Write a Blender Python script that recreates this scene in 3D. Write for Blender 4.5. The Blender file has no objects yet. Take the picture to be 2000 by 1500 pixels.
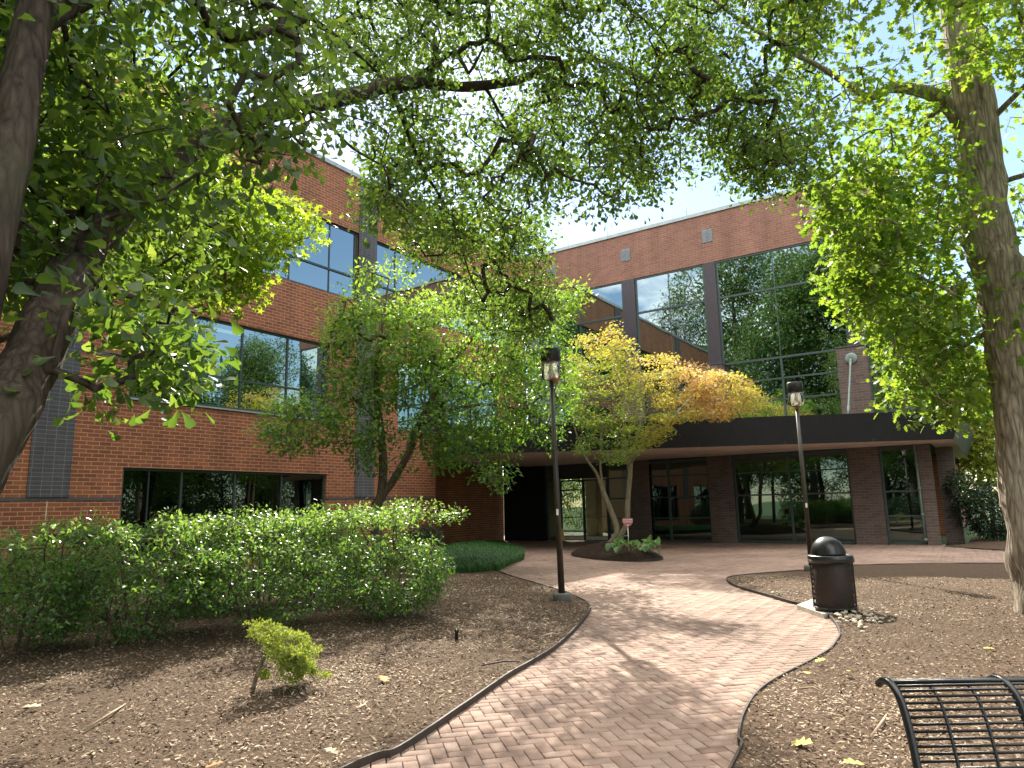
import bpy, math, random
import numpy as np
from mathutils import Matrix, Vector, noise
from mathutils.geometry import delaunay_2d_cdt

C = bpy.context.scene
COL = C.collection
RNG = np.random.default_rng(7)
random.seed(7)
R = math.radians

# ------------------------------------------------------------------ camera
EYE = np.array([0.0, 0.0, 1.6])
FPX = 1370.68                                   # focal length in pixels of the 2000 px wide photograph
CAM = np.array([[0.82617135, 0.11405719, 0.55175344],
                [0.56304075, -0.13126073, -0.81593856],
                [-0.0206401, 0.98476473, -0.1726627]])
cd = bpy.data.cameras.new('camera'); cam = bpy.data.objects.new('camera', cd); COL.objects.link(cam)
cd.sensor_width = 36; cd.lens = 36 * FPX / 2000; cd.clip_start = 0.05; cd.clip_end = 2000
m4 = Matrix([list(CAM[0]) + [0], list(CAM[1]) + [0], list(CAM[2]) + [1.6], [0, 0, 0, 1]])
cam.matrix_world = m4
C.camera = cam

# ------------------------------------------------------------------ sky, sun, exposure
SUN_EL, SUN_AZ = 40.0, 40.5                     # azimuth west of +Y
world = bpy.data.worlds.new("World"); C.world = world; world.use_nodes = True
wn = world.node_tree; bg = wn.nodes['Background']; bg.inputs[1].default_value = 0.10
sky = wn.nodes.new('ShaderNodeTexSky'); sky.sky_type = 'NISHITA'; sky.sun_disc = False
sky.sun_elevation = R(SUN_EL); sky.sun_rotation = R(-SUN_AZ); sky.dust_density = .2
tc = wn.nodes.new('ShaderNodeTexCoord'); mp = wn.nodes.new('ShaderNodeMapping'); mp.inputs['Scale'].default_value = (1, 1, 2.2)
nz = wn.nodes.new('ShaderNodeTexNoise'); nz.inputs['Scale'].default_value = 2.6; nz.inputs['Detail'].default_value = 9; nz.inputs['Roughness'].default_value = .58
rp = wn.nodes.new('ShaderNodeValToRGB'); rp.color_ramp.elements[0].position = .44; rp.color_ramp.elements[1].position = .64
mx = wn.nodes.new('ShaderNodeMix'); mx.data_type = 'RGBA'; mx.inputs[7].default_value = (17, 16.3, 15.4, 1)
wn.links.new(tc.outputs['Generated'], mp.inputs[0]); wn.links.new(mp.outputs[0], nz.inputs['Vector'])
sx_ = wn.nodes.new('ShaderNodeSeparateXYZ'); wn.links.new(tc.outputs['Generated'], sx_.inputs[0])   # added bright cloud overhead and behind the camera, unseen, to fill the shaded facades
ad_ = wn.nodes.new('ShaderNodeMath'); ad_.operation = 'MULTIPLY_ADD'; ad_.inputs[1].default_value = .03; wn.links.new(sx_.outputs['X'], ad_.inputs[0]); wn.links.new(nz.outputs['Fac'], ad_.inputs[2])
ae_ = wn.nodes.new('ShaderNodeMath'); ae_.operation = 'MULTIPLY_ADD'; ae_.inputs[1].default_value = -.15; wn.links.new(sx_.outputs['Y'], ae_.inputs[0]); wn.links.new(ad_.outputs[0], ae_.inputs[2])
ag_ = wn.nodes.new('ShaderNodeMath'); ag_.operation = 'MULTIPLY_ADD'; ag_.inputs[1].default_value = .42; wn.links.new(sx_.outputs['Z'], ag_.inputs[0]); wn.links.new(ae_.outputs[0], ag_.inputs[2])
ah_ = wn.nodes.new('ShaderNodeMath'); ah_.operation = 'SUBTRACT'; ah_.inputs[1].default_value = .24; wn.links.new(ag_.outputs[0], ah_.inputs[0])
wn.links.new(ah_.outputs[0], rp.inputs[0]); wn.links.new(rp.outputs[0], mx.inputs[0])
wn.links.new(sky.outputs[0], mx.inputs[6]); wn.links.new(mx.outputs[2], bg.inputs[0])
sd = bpy.data.lights.new('sun', 'SUN'); sd.energy = 4.9; sd.angle = R(.55); sd.color = (1, .93, .82)
sun = bpy.data.objects.new('sun', sd); COL.objects.link(sun)
S = Vector((-math.sin(R(SUN_AZ)) * math.cos(R(SUN_EL)), math.cos(R(SUN_AZ)) * math.cos(R(SUN_EL)), math.sin(R(SUN_EL))))
sun.rotation_euler = S.to_track_quat('Z', 'Y').to_euler()
vs = C.view_settings; C.display_settings.display_device = 'sRGB'
vs.view_transform = 'Standard'; vs.look = 'None'; vs.exposure = 1.5; vs.gamma = 1
C.cycles.max_bounces = 8; C.cycles.transparent_max_bounces = 12; C.cycles.transmission_bounces = 4
C.cycles.sample_clamp_indirect = 6

# ------------------------------------------------------------------ picture <-> place
def ray(u, v):
    return CAM @ np.array([(u - 1000) / FPX, -(v - 750) / FPX, -1.0])
def at(u, v, d):                                # point seen at (u, v), d metres away over the ground
    r = ray(u, v); return EYE + r * (d / math.hypot(r[0], r[1]))
def gnd(u, v, z=0.0):
    r = ray(u, v); return EYE + r * ((z - 1.6) / r[2])

# ------------------------------------------------------------------ object helpers
def tag(o, label=None, cat=None, group=None, kind=None):
    if label: o['label'] = label
    if cat: o['category'] = cat
    if group: o['group'] = group
    if kind: o['kind'] = kind
    return o
def empty(name, loc, label, cat, group=None):
    o = bpy.data.objects.new(name, None); COL.objects.link(o); o.location = loc; o.empty_display_size = .2
    return tag(o, label, cat, group)

class MB:
    """collects polygons and links them as one mesh object"""
    def __init__(s): s.v = []; s.f = []; s.sm = []
    def poly(s, pts, smooth=False):
        i = len(s.v); s.v += [tuple(map(float, p)) for p in pts]; s.f.append(tuple(range(i, i + len(pts)))); s.sm.append(smooth)
    def mesh(s, V, F, smooth=False):
        i = len(s.v); s.v += [tuple(map(float, p)) for p in V]
        for f in F: s.f.append(tuple(i + k for k in f)); s.sm.append(smooth)
    def box(s, a, b, rot=None):
        x0, y0, z0 = a; x1, y1, z1 = b
        V = [(x0, y0, z0), (x1, y0, z0), (x1, y1, z0), (x0, y1, z0), (x0, y0, z1), (x1, y0, z1), (x1, y1, z1), (x0, y1, z1)]
        if rot is not None: V = [rot @ Vector(p) for p in V]
        s.mesh(V, [(0, 3, 2, 1), (4, 5, 6, 7), (0, 1, 5, 4), (1, 2, 6, 5), (2, 3, 7, 6), (3, 0, 4, 7)])
    def prism(s, P, z0, z1):
        n = len(P); V = [(x, y, z0) for x, y in P] + [(x, y, z1) for x, y in P]
        s.mesh(V, [tuple(range(n))[::-1], tuple(range(n, 2 * n))] + [(i, (i + 1) % n, n + (i + 1) % n, n + i) for i in range(n)])
    def lathe(s, prof, seg=24, c=(0, 0, 0), rot=None, smooth=True):
        V = []; F = []
        for r, z in prof:
            for k in range(seg):
                a = 2 * math.pi * k / seg; p = Vector((r * math.cos(a), r * math.sin(a), z))
                if rot is not None: p = rot @ p
                V.append((p[0] + c[0], p[1] + c[1], p[2] + c[2]))
        for i in range(len(prof) - 1):
            for k in range(seg):
                F.append((i * seg + k, i * seg + (k + 1) % seg, (i + 1) * seg + (k + 1) % seg, (i + 1) * seg + k))
        if prof[0][0] > 1e-4: F.append(tuple(range(seg))[::-1])
        if prof[-1][0] > 1e-4: F.append(tuple(range((len(prof) - 1) * seg, len(prof) * seg)))
        s.mesh(V, F, smooth)
    def tube(s, path, rad, seg=8, cap=True, smooth=True, wob=0.0):
        P = [Vector(p) for p in path]; n = len(P)
        rad = [rad] * n if np.isscalar(rad) else list(rad)
        V = []; F = []; up = None
        for i in range(n):
            t = (P[min(i + 1, n - 1)] - P[max(i - 1, 0)]).normalized()
            if up is None:
                up = t.orthogonal().normalized()
            else:
                up = (up - t * up.dot(t)).normalized()
            b = t.cross(up)
            for k in range(seg):
                a = 2 * math.pi * k / seg; rr = rad[i]
                if wob: rr *= 1 + wob * noise.noise(Vector((math.cos(a) * 1.3, math.sin(a) * 1.3, i * .45)) + P[0])
                V.append(P[i] + (up * math.cos(a) + b * math.sin(a)) * rr)
        for i in range(n - 1):
            for k in range(seg):
                F.append((i * seg + k, i * seg + (k + 1) % seg, (i + 1) * seg + (k + 1) % seg, (i + 1) * seg + k))
        if cap: F += [tuple(range(seg))[::-1], tuple(range((n - 1) * seg, n * seg))]
        s.mesh(V, F, smooth)
    def build(s, name, mat, parent=None):
        me = bpy.data.meshes.new(name); me.from_pydata(s.v, [], s.f)
        me.polygons.foreach_set('use_smooth', s.sm); me.update()
        return link(name, me, mat, parent)

def link(name, me, mat, parent=None):
    o = bpy.data.objects.new(name, me); COL.objects.link(o)
    if mat is not None: me.materials.append(mat)
    if parent is not None:
        o.parent = parent
        q = parent; off = Vector((0, 0, 0))
        while q is not None: off += q.location; q = q.parent
        o.location = -off                       # meshes are written in world metres, the parent stands at its own base
    return o

def rawmesh(name, V, T, attr=None):
    """triangles from numpy arrays; attr is one value per triangle"""
    me = bpy.data.meshes.new(name); V = np.ascontiguousarray(V, np.float32); T = np.ascontiguousarray(T, np.int32)
    k = T.shape[1]
    me.vertices.add(len(V)); me.vertices.foreach_set('co', V.ravel())
    me.loops.add(T.size); me.loops.foreach_set('vertex_index', T.ravel())
    me.polygons.add(len(T)); me.polygons.foreach_set('loop_start', np.arange(0, T.size, k, dtype=np.int32))
    if attr is not None:
        a = me.attributes.new('tint', 'FLOAT', 'FACE'); a.data.foreach_set('value', np.ascontiguousarray(attr, np.float32))
    me.update(calc_edges=True)
    return me

# ------------------------------------------------------------------ materials
def newmat(name):
    m = bpy.data.materials.new(name); m.use_nodes = True
    nt = m.node_tree; return m, nt, nt.nodes['Principled BSDF'], nt.nodes['Material Output']
def N(nt, t, **kw):
    n = nt.nodes.new(t)
    for k, v in kw.items():
        if k in n.inputs: n.inputs[k].default_value = v
        else: setattr(n, k, v)
    return n
def ramp(nt, stops):
    r = nt.nodes.new('ShaderNodeValToRGB'); e = r.color_ramp.elements
    while len(e) < len(stops): e.new(.5)
    for i, (p, c) in enumerate(stops): e[i].position = p; e[i].color = (*c, 1)
    return r
def mat_plain(name, col, rough=.6, metal=0.0, var=.15, scale=6.0, bump=0.0, bscale=60.0, spec=.5):
    m, nt, p, o = newmat(name)
    t = N(nt, 'ShaderNodeTexCoord'); n = N(nt, 'ShaderNodeTexNoise', Scale=scale, Detail=6.0)
    nt.links.new(t.outputs['Object'], n.inputs['Vector'])
    lo = tuple(c * (1 - var) for c in col); hi = tuple(min(1, c * (1 + var)) for c in col)
    r = ramp(nt, [(.3, lo), (.7, hi)]); nt.links.new(n.outputs['Fac'], r.inputs[0]); nt.links.new(r.outputs[0], p.inputs['Base Color'])
    p.inputs['Roughness'].default_value = rough; p.inputs['Metallic'].default_value = metal; p.inputs['Specular IOR Level'].default_value = spec
    if bump:
        b = N(nt, 'ShaderNodeTexNoise', Scale=bscale, Detail=4.0); nt.links.new(t.outputs['Object'], b.inputs['Vector'])
        bb = N(nt, 'ShaderNodeBump', Strength=bump, Distance=.02); nt.links.new(b.outputs['Fac'], bb.inputs['Height']); nt.links.new(bb.outputs[0], p.inputs['Normal'])
    return m
def mat_brick(name, axis, c1, c2, mortar, w=.305, h=.1016, off=.5, ms=.009):
    m, nt, p, o = newmat(name)
    t = N(nt, 'ShaderNodeTexCoord'); s = N(nt, 'ShaderNodeSeparateXYZ'); c = N(nt, 'ShaderNodeCombineXYZ')
    nt.links.new(t.outputs['Object'], s.inputs[0]); nt.links.new(s.outputs[axis], c.inputs[0]); nt.links.new(s.outputs['Z'], c.inputs[1])
    b = N(nt, 'ShaderNodeTexBrick', Scale=1.0); b.inputs['Color1'].default_value = (*c1, 1); b.inputs['Color2'].default_value = (*c2, 1)
    b.inputs['Mortar'].default_value = (*mortar, 1); b.inputs['Mortar Size'].default_value = ms; b.inputs['Mortar Smooth'].default_value = .15
    b.inputs['Brick Width'].default_value = w; b.inputs['Row Height'].default_value = h; b.offset = off; b.inputs['Bias'].default_value = -.1
    nt.links.new(c.outputs[0], b.inputs['Vector'])
    ms_ = N(nt, 'ShaderNodeMapping'); ms_.inputs['Scale'].default_value = (1.6, 1.6, .28); nt.links.new(t.outputs['Object'], ms_.inputs[0])
    n1 = N(nt, 'ShaderNodeTexNoise', Scale=.8, Detail=7.0, Roughness=.62); nt.links.new(ms_.outputs[0], n1.inputs['Vector'])
    n2 = N(nt, 'ShaderNodeTexNoise', Scale=45.0, Detail=3.0); nt.links.new(t.outputs['Object'], n2.inputs['Vector'])
    a = N(nt, 'ShaderNodeMath', operation='ADD'); nt.links.new(n1.outputs['Fac'], a.inputs[0]); nt.links.new(n2.outputs['Fac'], a.inputs[1])
    k = N(nt, 'ShaderNodeMapRange'); k.inputs[1].default_value = .6; k.inputs[2].default_value = 1.4; k.inputs[3].default_value = .62; k.inputs[4].default_value = 1.34
    nt.links.new(a.outputs[0], k.inputs[0])
    mu = N(nt, 'ShaderNodeVectorMath', operation='MULTIPLY'); nt.links.new(b.outputs['Color'], mu.inputs[0]); nt.links.new(k.outputs[0], mu.inputs[1])
    nt.links.new(mu.outputs[0], p.inputs['Base Color']); p.inputs['Roughness'].default_value = .85
    bb = N(nt, 'ShaderNodeBump', Strength=.6, Distance=.008); bb.invert = True
    nt.links.new(b.outputs['Fac'], bb.inputs['Height']); nt.links.new(bb.outputs[0], p.inputs['Normal'])
    return m
def mat_leaf(name, cols, trans, tfac=.42, rough=.45, spec=.35):
    m, nt, p, o = newmat(name)
    a = N(nt, 'ShaderNodeAttribute'); a.attribute_name = 'tint'
    st = [(i / (len(cols) - 1), c) for i, c in enumerate(cols)]
    r = ramp(nt, st); nt.links.new(a.outputs['Fac'], r.inputs[0]); nt.links.new(r.outputs[0], p.inputs['Base Color'])
    p.inputs['Roughness'].default_value = rough; p.inputs['Specular IOR Level'].default_value = spec
    r2 = ramp(nt, [(i / (len(trans) - 1), c) for i, c in enumerate(trans)]); nt.links.new(a.outputs['Fac'], r2.inputs[0])
    tr = N(nt, 'ShaderNodeBsdfTranslucent'); nt.links.new(r2.outputs[0], tr.inputs['Color'])
    mixs = N(nt, 'ShaderNodeMixShader'); mixs.inputs[0].default_value = tfac
    nt.links.new(p.outputs[0], mixs.inputs[1]); nt.links.new(tr.outputs[0], mixs.inputs[2]); nt.links.new(mixs.outputs[0], o.inputs['Surface'])
    return m
def mat_bark(name, dark, light, scale=9.0, bump=.9):
    m, nt, p, o = newmat(name)
    t = N(nt, 'ShaderNodeTexCoord'); mp = N(nt, 'ShaderNodeMapping'); mp.inputs['Scale'].default_value = (scale, scale, scale * .16)
    nt.links.new(t.outputs['Object'], mp.inputs[0])
    n = N(nt, 'ShaderNodeTexNoise', Scale=2.2, Detail=8.0, Roughness=.65, Distortion=.6); nt.links.new(mp.outputs[0], n.inputs['Vector'])
    v = N(nt, 'ShaderNodeTexVoronoi', Scale=2.6, feature='DISTANCE_TO_EDGE'); nt.links.new(mp.outputs[0], v.inputs['Vector'])
    mul = N(nt, 'ShaderNodeMath', operation='MULTIPLY_ADD'); mul.inputs[1].default_value = .9; nt.links.new(v.outputs['Distance'], mul.inputs[0]); nt.links.new(n.outputs['Fac'], mul.inputs[2])
    r = ramp(nt, [(.35, dark), (.62, tuple((a + b) / 2 for a, b in zip(dark, light))), (.95, light)]); nt.links.new(mul.outputs[0], r.inputs[0])
    n3 = N(nt, 'ShaderNodeTexNoise', Scale=1.3, Detail=3.0); nt.links.new(t.outputs['Object'], n3.inputs['Vector'])
    mm = N(nt, 'ShaderNodeMix', data_type='RGBA'); mm.inputs[7].default_value = (light[0] * .8, light[1] * 1.0, light[2] * .8, 1)
    r3 = ramp(nt, [(.55, (0, 0, 0)), (.75, (.5, .5, .5))]); nt.links.new(n3.outputs['Fac'], r3.inputs[0]); nt.links.new(r3.outputs[0], mm.inputs[0]); nt.links.new(r.outputs[0], mm.inputs[6])
    nt.links.new(mm.outputs[2], p.inputs['Base Color']); p.inputs['Roughness'].default_value = .95; p.inputs['Specular IOR Level'].default_value = .15
    bb = N(nt, 'ShaderNodeBump', Strength=bump, Distance=.03); nt.links.new(mul.outputs[0], bb.inputs['Height']); nt.links.new(bb.outputs[0], p.inputs['Normal'])
    return m
def mat_glass(name, refl=.5, tint=(.74, .88, .86), trans=(.10, .14, .13)):
    m, nt, p, o = newmat(name)
    t = N(nt, 'ShaderNodeTexCoord'); n = N(nt, 'ShaderNodeTexNoise', Scale=.55, Detail=1.0); nt.links.new(t.outputs['Object'], n.inputs['Vector'])
    bb = N(nt, 'ShaderNodeBump', Strength=.10, Distance=.05); nt.links.new(n.outputs['Fac'], bb.inputs['Height'])
    g = N(nt, 'ShaderNodeBsdfGlossy', Roughness=0.012); g.inputs['Color'].default_value = (*tint, 1); nt.links.new(bb.outputs[0], g.inputs['Normal'])
    tr = N(nt, 'ShaderNodeBsdfTransparent'); tr.inputs['Color'].default_value = (*trans, 1)
    lw = N(nt, 'ShaderNodeFresnel', IOR=1.5)
    k = N(nt, 'ShaderNodeMath', operation='MULTIPLY_ADD'); k.inputs[1].default_value = 1 - refl; k.inputs[2].default_value = refl; nt.links.new(lw.outputs[0], k.inputs[0])
    mixs = N(nt, 'ShaderNodeMixShader'); nt.links.new(k.outputs[0], mixs.inputs[0]); nt.links.new(tr.outputs[0], mixs.inputs[1]); nt.links.new(g.outputs[0], mixs.inputs[2])
    nt.links.new(mixs.outputs[0], o.inputs['Surface'])
    return m
def mat_attr(name, cols, rough=.9, bump=0.0, bscale=200.0, speck=0.0, spec=.3):
    m, nt, p, o = newmat(name)
    a = N(nt, 'ShaderNodeAttribute'); a.attribute_name = 'tint'
    r = ramp(nt, [(i / (len(cols) - 1), c) for i, c in enumerate(cols)]); nt.links.new(a.outputs['Fac'], r.inputs[0])
    t = N(nt, 'ShaderNodeTexCoord'); n = N(nt, 'ShaderNodeTexNoise', Scale=bscale, Detail=4.0); nt.links.new(t.outputs['Object'], n.inputs['Vector'])
    n2 = N(nt, 'ShaderNodeTexNoise', Scale=.55, Detail=5.0); nt.links.new(t.outputs['Object'], n2.inputs['Vector'])
    ad = N(nt, 'ShaderNodeMath', operation='ADD'); nt.links.new(n.outputs['Fac'], ad.inputs[0]); nt.links.new(n2.outputs['Fac'], ad.inputs[1])
    k = N(nt, 'ShaderNodeMapRange'); k.inputs[1].default_value = .6; k.inputs[2].default_value = 1.4; k.inputs[3].default_value = 1 - speck; k.inputs[4].default_value = 1 + speck
    nt.links.new(ad.outputs[0], k.inputs[0])
    mu = N(nt, 'ShaderNodeVectorMath', operation='MULTIPLY'); nt.links.new(r.outputs[0], mu.inputs[0]); nt.links.new(k.outputs[0], mu.inputs[1])
    nt.links.new(mu.outputs[0], p.inputs['Base Color']); p.inputs['Roughness'].default_value = rough; p.inputs['Specular IOR Level'].default_value = spec
    if bump:
        bb = N(nt, 'ShaderNodeBump', Strength=bump, Distance=.004); nt.links.new(n.outputs['Fac'], bb.inputs['Height']); nt.links.new(bb.outputs[0], p.inputs['Normal'])
    return m
def mat_emit(name, col, s):
    m, nt, p, o = newmat(name); p.inputs['Base Color'].default_value = (*col, 1)
    p.inputs['Emission Color'].default_value = (*col, 1); p.inputs['Emission Strength'].default_value = s
    return m

M = {}
BR1, BR2, MO = (.275, .088, .036), (.165, .053, .025), (.45, .265, .15)
M['brick_x'] = mat_brick('red_brick_side', 'Y', BR1, BR2, MO)
M['brick_y'] = mat_brick('red_brick_front', 'X', (.245, .112, .076), (.185, .083, .058), (.29, .19, .145))
M['grey_x'] = mat_brick('grey_brick_side', 'Y', (.075, .076, .08), (.055, .057, .06), (.16, .16, .165), w=.23, off=0.0, ms=.007)
M['pier_y'] = mat_brick('brown_brick_front', 'X', (.115, .083, .07), (.075, .053, .045), (.15, .115, .1))
M['band'] = mat_plain('grey_band_brick', (.07, .075, .075), .8, bump=.3)
M['frame'] = mat_plain('green_grey_frame', (.045, .07, .068), .45, .2)
M['panel'] = mat_plain('dark_metal_panel', (.05, .043, .05), .4, .2)
M['cap'] = mat_plain('pale_metal_coping', (.33, .38, .38), .45, .3)
M['glass'] = mat_glass('tinted_mirror_glass')
M['glass_low'] = mat_glass('dark_ground_floor_glass', .16, (.55, .7, .66), (.10, .14, .13))
M['glass_door'] = mat_glass('clear_door_glass', .16, (.8, .9, .85), (.24, .28, .23))
M['fascia'] = mat_plain('black_fascia', (.012, .012, .012), .6, .0, spec=.12)
M['soffit'] = mat_plain('tan_soffit', (.66, .54, .47), .8, scale=2)
M['dark'] = mat_plain('dark_interior', (.03, .032, .032), .9)
M['roof'] = mat_plain('grey_roof', (.2, .2, .2), .9)
M['vent'] = mat_plain('grey_louver', (.2, .23, .25), .6)
M['steel'] = mat_plain('painted_grey_steel', (.16, .21, .19), .5, .2)
M['conc'] = mat_plain('concrete', (.42, .38, .31), .9, bump=.4, scale=14, var=.2)
M['black'] = mat_plain('black_powder_coat', (.012, .012, .013), .33, .0, spec=.55, bump=.05, bscale=300)
M['pole'] = mat_plain('dark_bronze_paint', (.045, .036, .028), .42, .2, var=.25)
M['lampcap'] = mat_plain('black_lamp_cap', (.014, .012, .014), .5)
M['lampbase'] = mat_plain('grey_lamp_base', (.11, .11, .095), .8, bump=.3)
M['copper'] = mat_plain('bronze_collar', (.3, .17, .11), .5, .4)
M['white'] = mat_plain('white_paper', (.75, .75, .72), .7, var=.04)
M['bulb'] = mat_plain('pale_reflector', (.55, .53, .47), .35, .3)
M['liner'] = mat_plain('brown_bin_liner', (.05, .033, .024), .55)
M['edging'] = mat_plain('brown_edging', (.04, .028, .019), .7, var=.35, scale=9)
M['soil'] = mat_plain('sand_joint', (.022, .017, .013), .95)
M['tan'] = mat_plain('tan_lobby_wall', (.5, .43, .3), .8)
M['yellow'] = mat_plain('yellow_plastic', (.6, .48, .03), .5)
M['box'] = mat_plain('beige_metal', (.5, .47, .4), .6)
M['signred'] = mat_plain('red_sign', (.33, .09, .10), .5)
M['signpale'] = mat_plain('pale_sign_band', (.5, .4, .42), .5)
M['stake'] = mat_plain('pale_stake', (.6, .52, .4), .6)
M['lampglow'] = mat_emit('ceiling_tube', (1, .93, .72), 1.0)
M['stick'] = mat_plain('dry_stick', (.36, .27, .18), .9)
lg, nt_, p_, o_ = newmat('clear_lamp_glass')
_g = N(nt_, 'ShaderNodeBsdfGlossy', Roughness=.05); _t = N(nt_, 'ShaderNodeBsdfTransparent'); _t.inputs[0].default_value = (.93, .92, .87, 1)
_d = N(nt_, 'ShaderNodeBsdfTranslucent'); _d.inputs[0].default_value = (.85, .8, .68, 1)
_a = N(nt_, 'ShaderNodeMixShader'); _a.inputs[0].default_value = .16; _b = N(nt_, 'ShaderNodeMixShader'); _f = N(nt_, 'ShaderNodeFresnel', IOR=1.45)
nt_.links.new(_t.outputs[0], _a.inputs[1]); nt_.links.new(_d.outputs[0], _a.inputs[2]); nt_.links.new(_f.outputs[0], _b.inputs[0]); nt_.links.new(_a.outputs[0], _b.inputs[1]); nt_.links.new(_g.outputs[0], _b.inputs[2]); nt_.links.new(_b.outputs[0], o_.inputs['Surface'])
M['lampglass'] = lg
M['bark_oak'] = mat_bark('oak_bark', (.09, .072, .055), (.46, .385, .30), 7.0, 1.0)
M['bark_dark'] = mat_bark('dark_smooth_bark', (.022, .016, .012), (.09, .068, .05), 9.0, .6)
M['bark_pale'] = mat_bark('pale_maple_bark', (.12, .095, .065), (.30, .255, .18), 8.0, .4)
M['bark_mid'] = mat_bark('grey_brown_bark', (.05, .038, .028), (.15, .115, .085), 9.0, .5)
M['leaf_oak'] = mat_leaf('water_oak_leaf', [(.026, .058, .016), (.045, .09, .02), (.072, .125, .026)], [(.13, .25, .02), (.22, .36, .035), (.36, .47, .06)], .42, .42)
M['leaf_red'] = mat_leaf('lobed_oak_leaf', [(.045, .10, .022), (.075, .15, .028), (.12, .2, .035)], [(.22, .40, .03), (.36, .54, .04), (.52, .62, .06)], .46, .5)
M['leaf_gum'] = mat_leaf('star_leaf', [(.05, .11, .015), (.085, .16, .02), (.12, .2, .025)], [(.28, .46, .02), (.42, .58, .03), (.55, .66, .05)], .5, .5)
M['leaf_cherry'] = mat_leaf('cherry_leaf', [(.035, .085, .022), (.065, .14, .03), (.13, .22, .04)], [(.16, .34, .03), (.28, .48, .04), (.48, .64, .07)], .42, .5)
M['leaf_maple'] = mat_leaf('turning_maple_leaf', [(.09, .17, .035), (.22, .28, .05), (.46, .38, .08), (.58, .32, .16)], [(.28, .44, .04), (.5, .56, .05), (.74, .56, .08), (.76, .4, .2)], .42, .55)
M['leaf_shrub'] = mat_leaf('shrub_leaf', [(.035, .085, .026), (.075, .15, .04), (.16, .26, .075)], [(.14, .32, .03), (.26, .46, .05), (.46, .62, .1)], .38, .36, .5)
M['leaf_box'] = mat_leaf('dark_hedge_leaf', [(.012, .032, .012), (.022, .05, .018), (.035, .07, .022)], [(.03, .08, .015), (.05, .12, .02), (.08, .16, .03)], .2, .4, .5)
M['leaf_lime'] = mat_leaf('lime_needle', [(.13, .17, .03), (.2, .25, .04), (.28, .32, .05)], [(.3, .38, .03), (.42, .5, .04), (.5, .58, .07)], .35, .6)
M['leaf_far'] = mat_leaf('far_tree_leaf', [(.026, .06, .018), (.045, .095, .024), (.075, .135, .03)], [(.1, .2, .02), (.16, .28, .03), (.24, .36, .04)], .3, .5)
M['leaf_pine'] = mat_leaf('pine_needle', [(.02, .045, .018), (.04, .075, .026), (.06, .1, .03)], [(.06, .12, .02), (.09, .16, .03), (.12, .2, .03)], .2, .5)
M['leaf_yellow'] = mat_leaf('yellow_green_leaf', [(.2, .26, .04), (.3, .35, .06), (.38, .42, .09)], [(.4, .48, .05), (.52, .58, .08), (.6, .66, .12)], .45, .5)
M['blade'] = mat_leaf('grass_blade', [(.015, .05, .016), (.028, .085, .025), (.05, .13, .04)], [(.06, .17, .03), (.1, .25, .04), (.18, .36, .07)], .3, .4)
M['hosta'] = mat_leaf('hosta_leaf', [(.08, .18, .06), (.12, .24, .08), (.16, .3, .1)], [(.2, .4, .08), (.25, .46, .1), (.3, .5, .12)], .35, .4)
M['paver'] = mat_attr('clay_paver', [(.19, .12, .093), (.24, .163, .125), (.275, .195, .153), (.32, .237, .19)], .9, .8, 210.0, .5)
M['chip'] = mat_attr('mulch_chip', [(.035, .024, .016), (.105, .072, .046), (.21, .15, .098), (.33, .25, .17), (.50, .41, .30)], .95, 0, 80.0, .15)
M['mulch'] = mat_plain('mulch_base', (.09, .062, .042), 1.0, var=.55, scale=38, bump=1.0, bscale=55, spec=.1)
M['mulch_dark'] = mat_plain('fresh_dark_mulch', (.035, .025, .02), 1.0, var=.5, scale=38, bump=1.0, bscale=55, spec=.1)
M['grassland'] = mat_plain('lawn_green', (.05, .085, .022), .95, var=.35, scale=1.5, bump=.6, bscale=30)
M['pebble'] = mat_plain('pale_pebble', (.42, .36, .27), .8, var=.3, scale=9)
M['leaf_fallen'] = mat_plain('orange_dry_leaf', (.5, .2, .05), .8, var=.3)
M['leaf_fallen2'] = mat_plain('yellow_dry_leaf', (.5, .44, .09), .8, var=.2)
M['leaf_fallen3'] = mat_plain('tan_dry_leaf', (.46, .36, .22), .8, var=.2)

# ------------------------------------------------------------------ buildings
YS = -5.5
LX, RY = -18.67, 28.85                          # plane of the side wing's wall, plane of the glazed front
ZT = 14.03
def wall_cells(mb, axis, k, u0, u1, z0, z1, holes, depth, inward):
    """a wall face on plane axis=k with rectangular openings and their reveals"""
    us = sorted({u0, u1, *[h[0] for h in holes], *[h[1] for h in holes]}); us = [u for u in us if u0 <= u <= u1]
    zs = sorted({z0, z1, *[h[2] for h in holes], *[h[3] for h in holes]}); zs = [z for z in zs if z0 <= z <= z1]
    P = (lambda u, z, d=0: (k + d * inward, u, z)) if axis == 'x' else (lambda u, z, d=0: (u, k + d * inward, z))
    for a, b in zip(us, us[1:]):
        for c, d in zip(zs, zs[1:]):
            cu, cz = (a + b) / 2, (c + d) / 2
            if any(h[0] < cu < h[1] and h[2] < cz < h[3] for h in holes): continue
            mb.poly([P(a, c), P(b, c), P(b, d), P(a, d)])
    for h in holes:
        a, b, c, d = h
        for q in ([(a, c), (a, d)], [(b, d), (b, c)], [(a, d), (b, d)], [(b, c), (a, c)]):
            mb.poly([P(*q[0]), P(*q[1]), P(*q[1], depth), P(*q[0], depth)])
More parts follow.
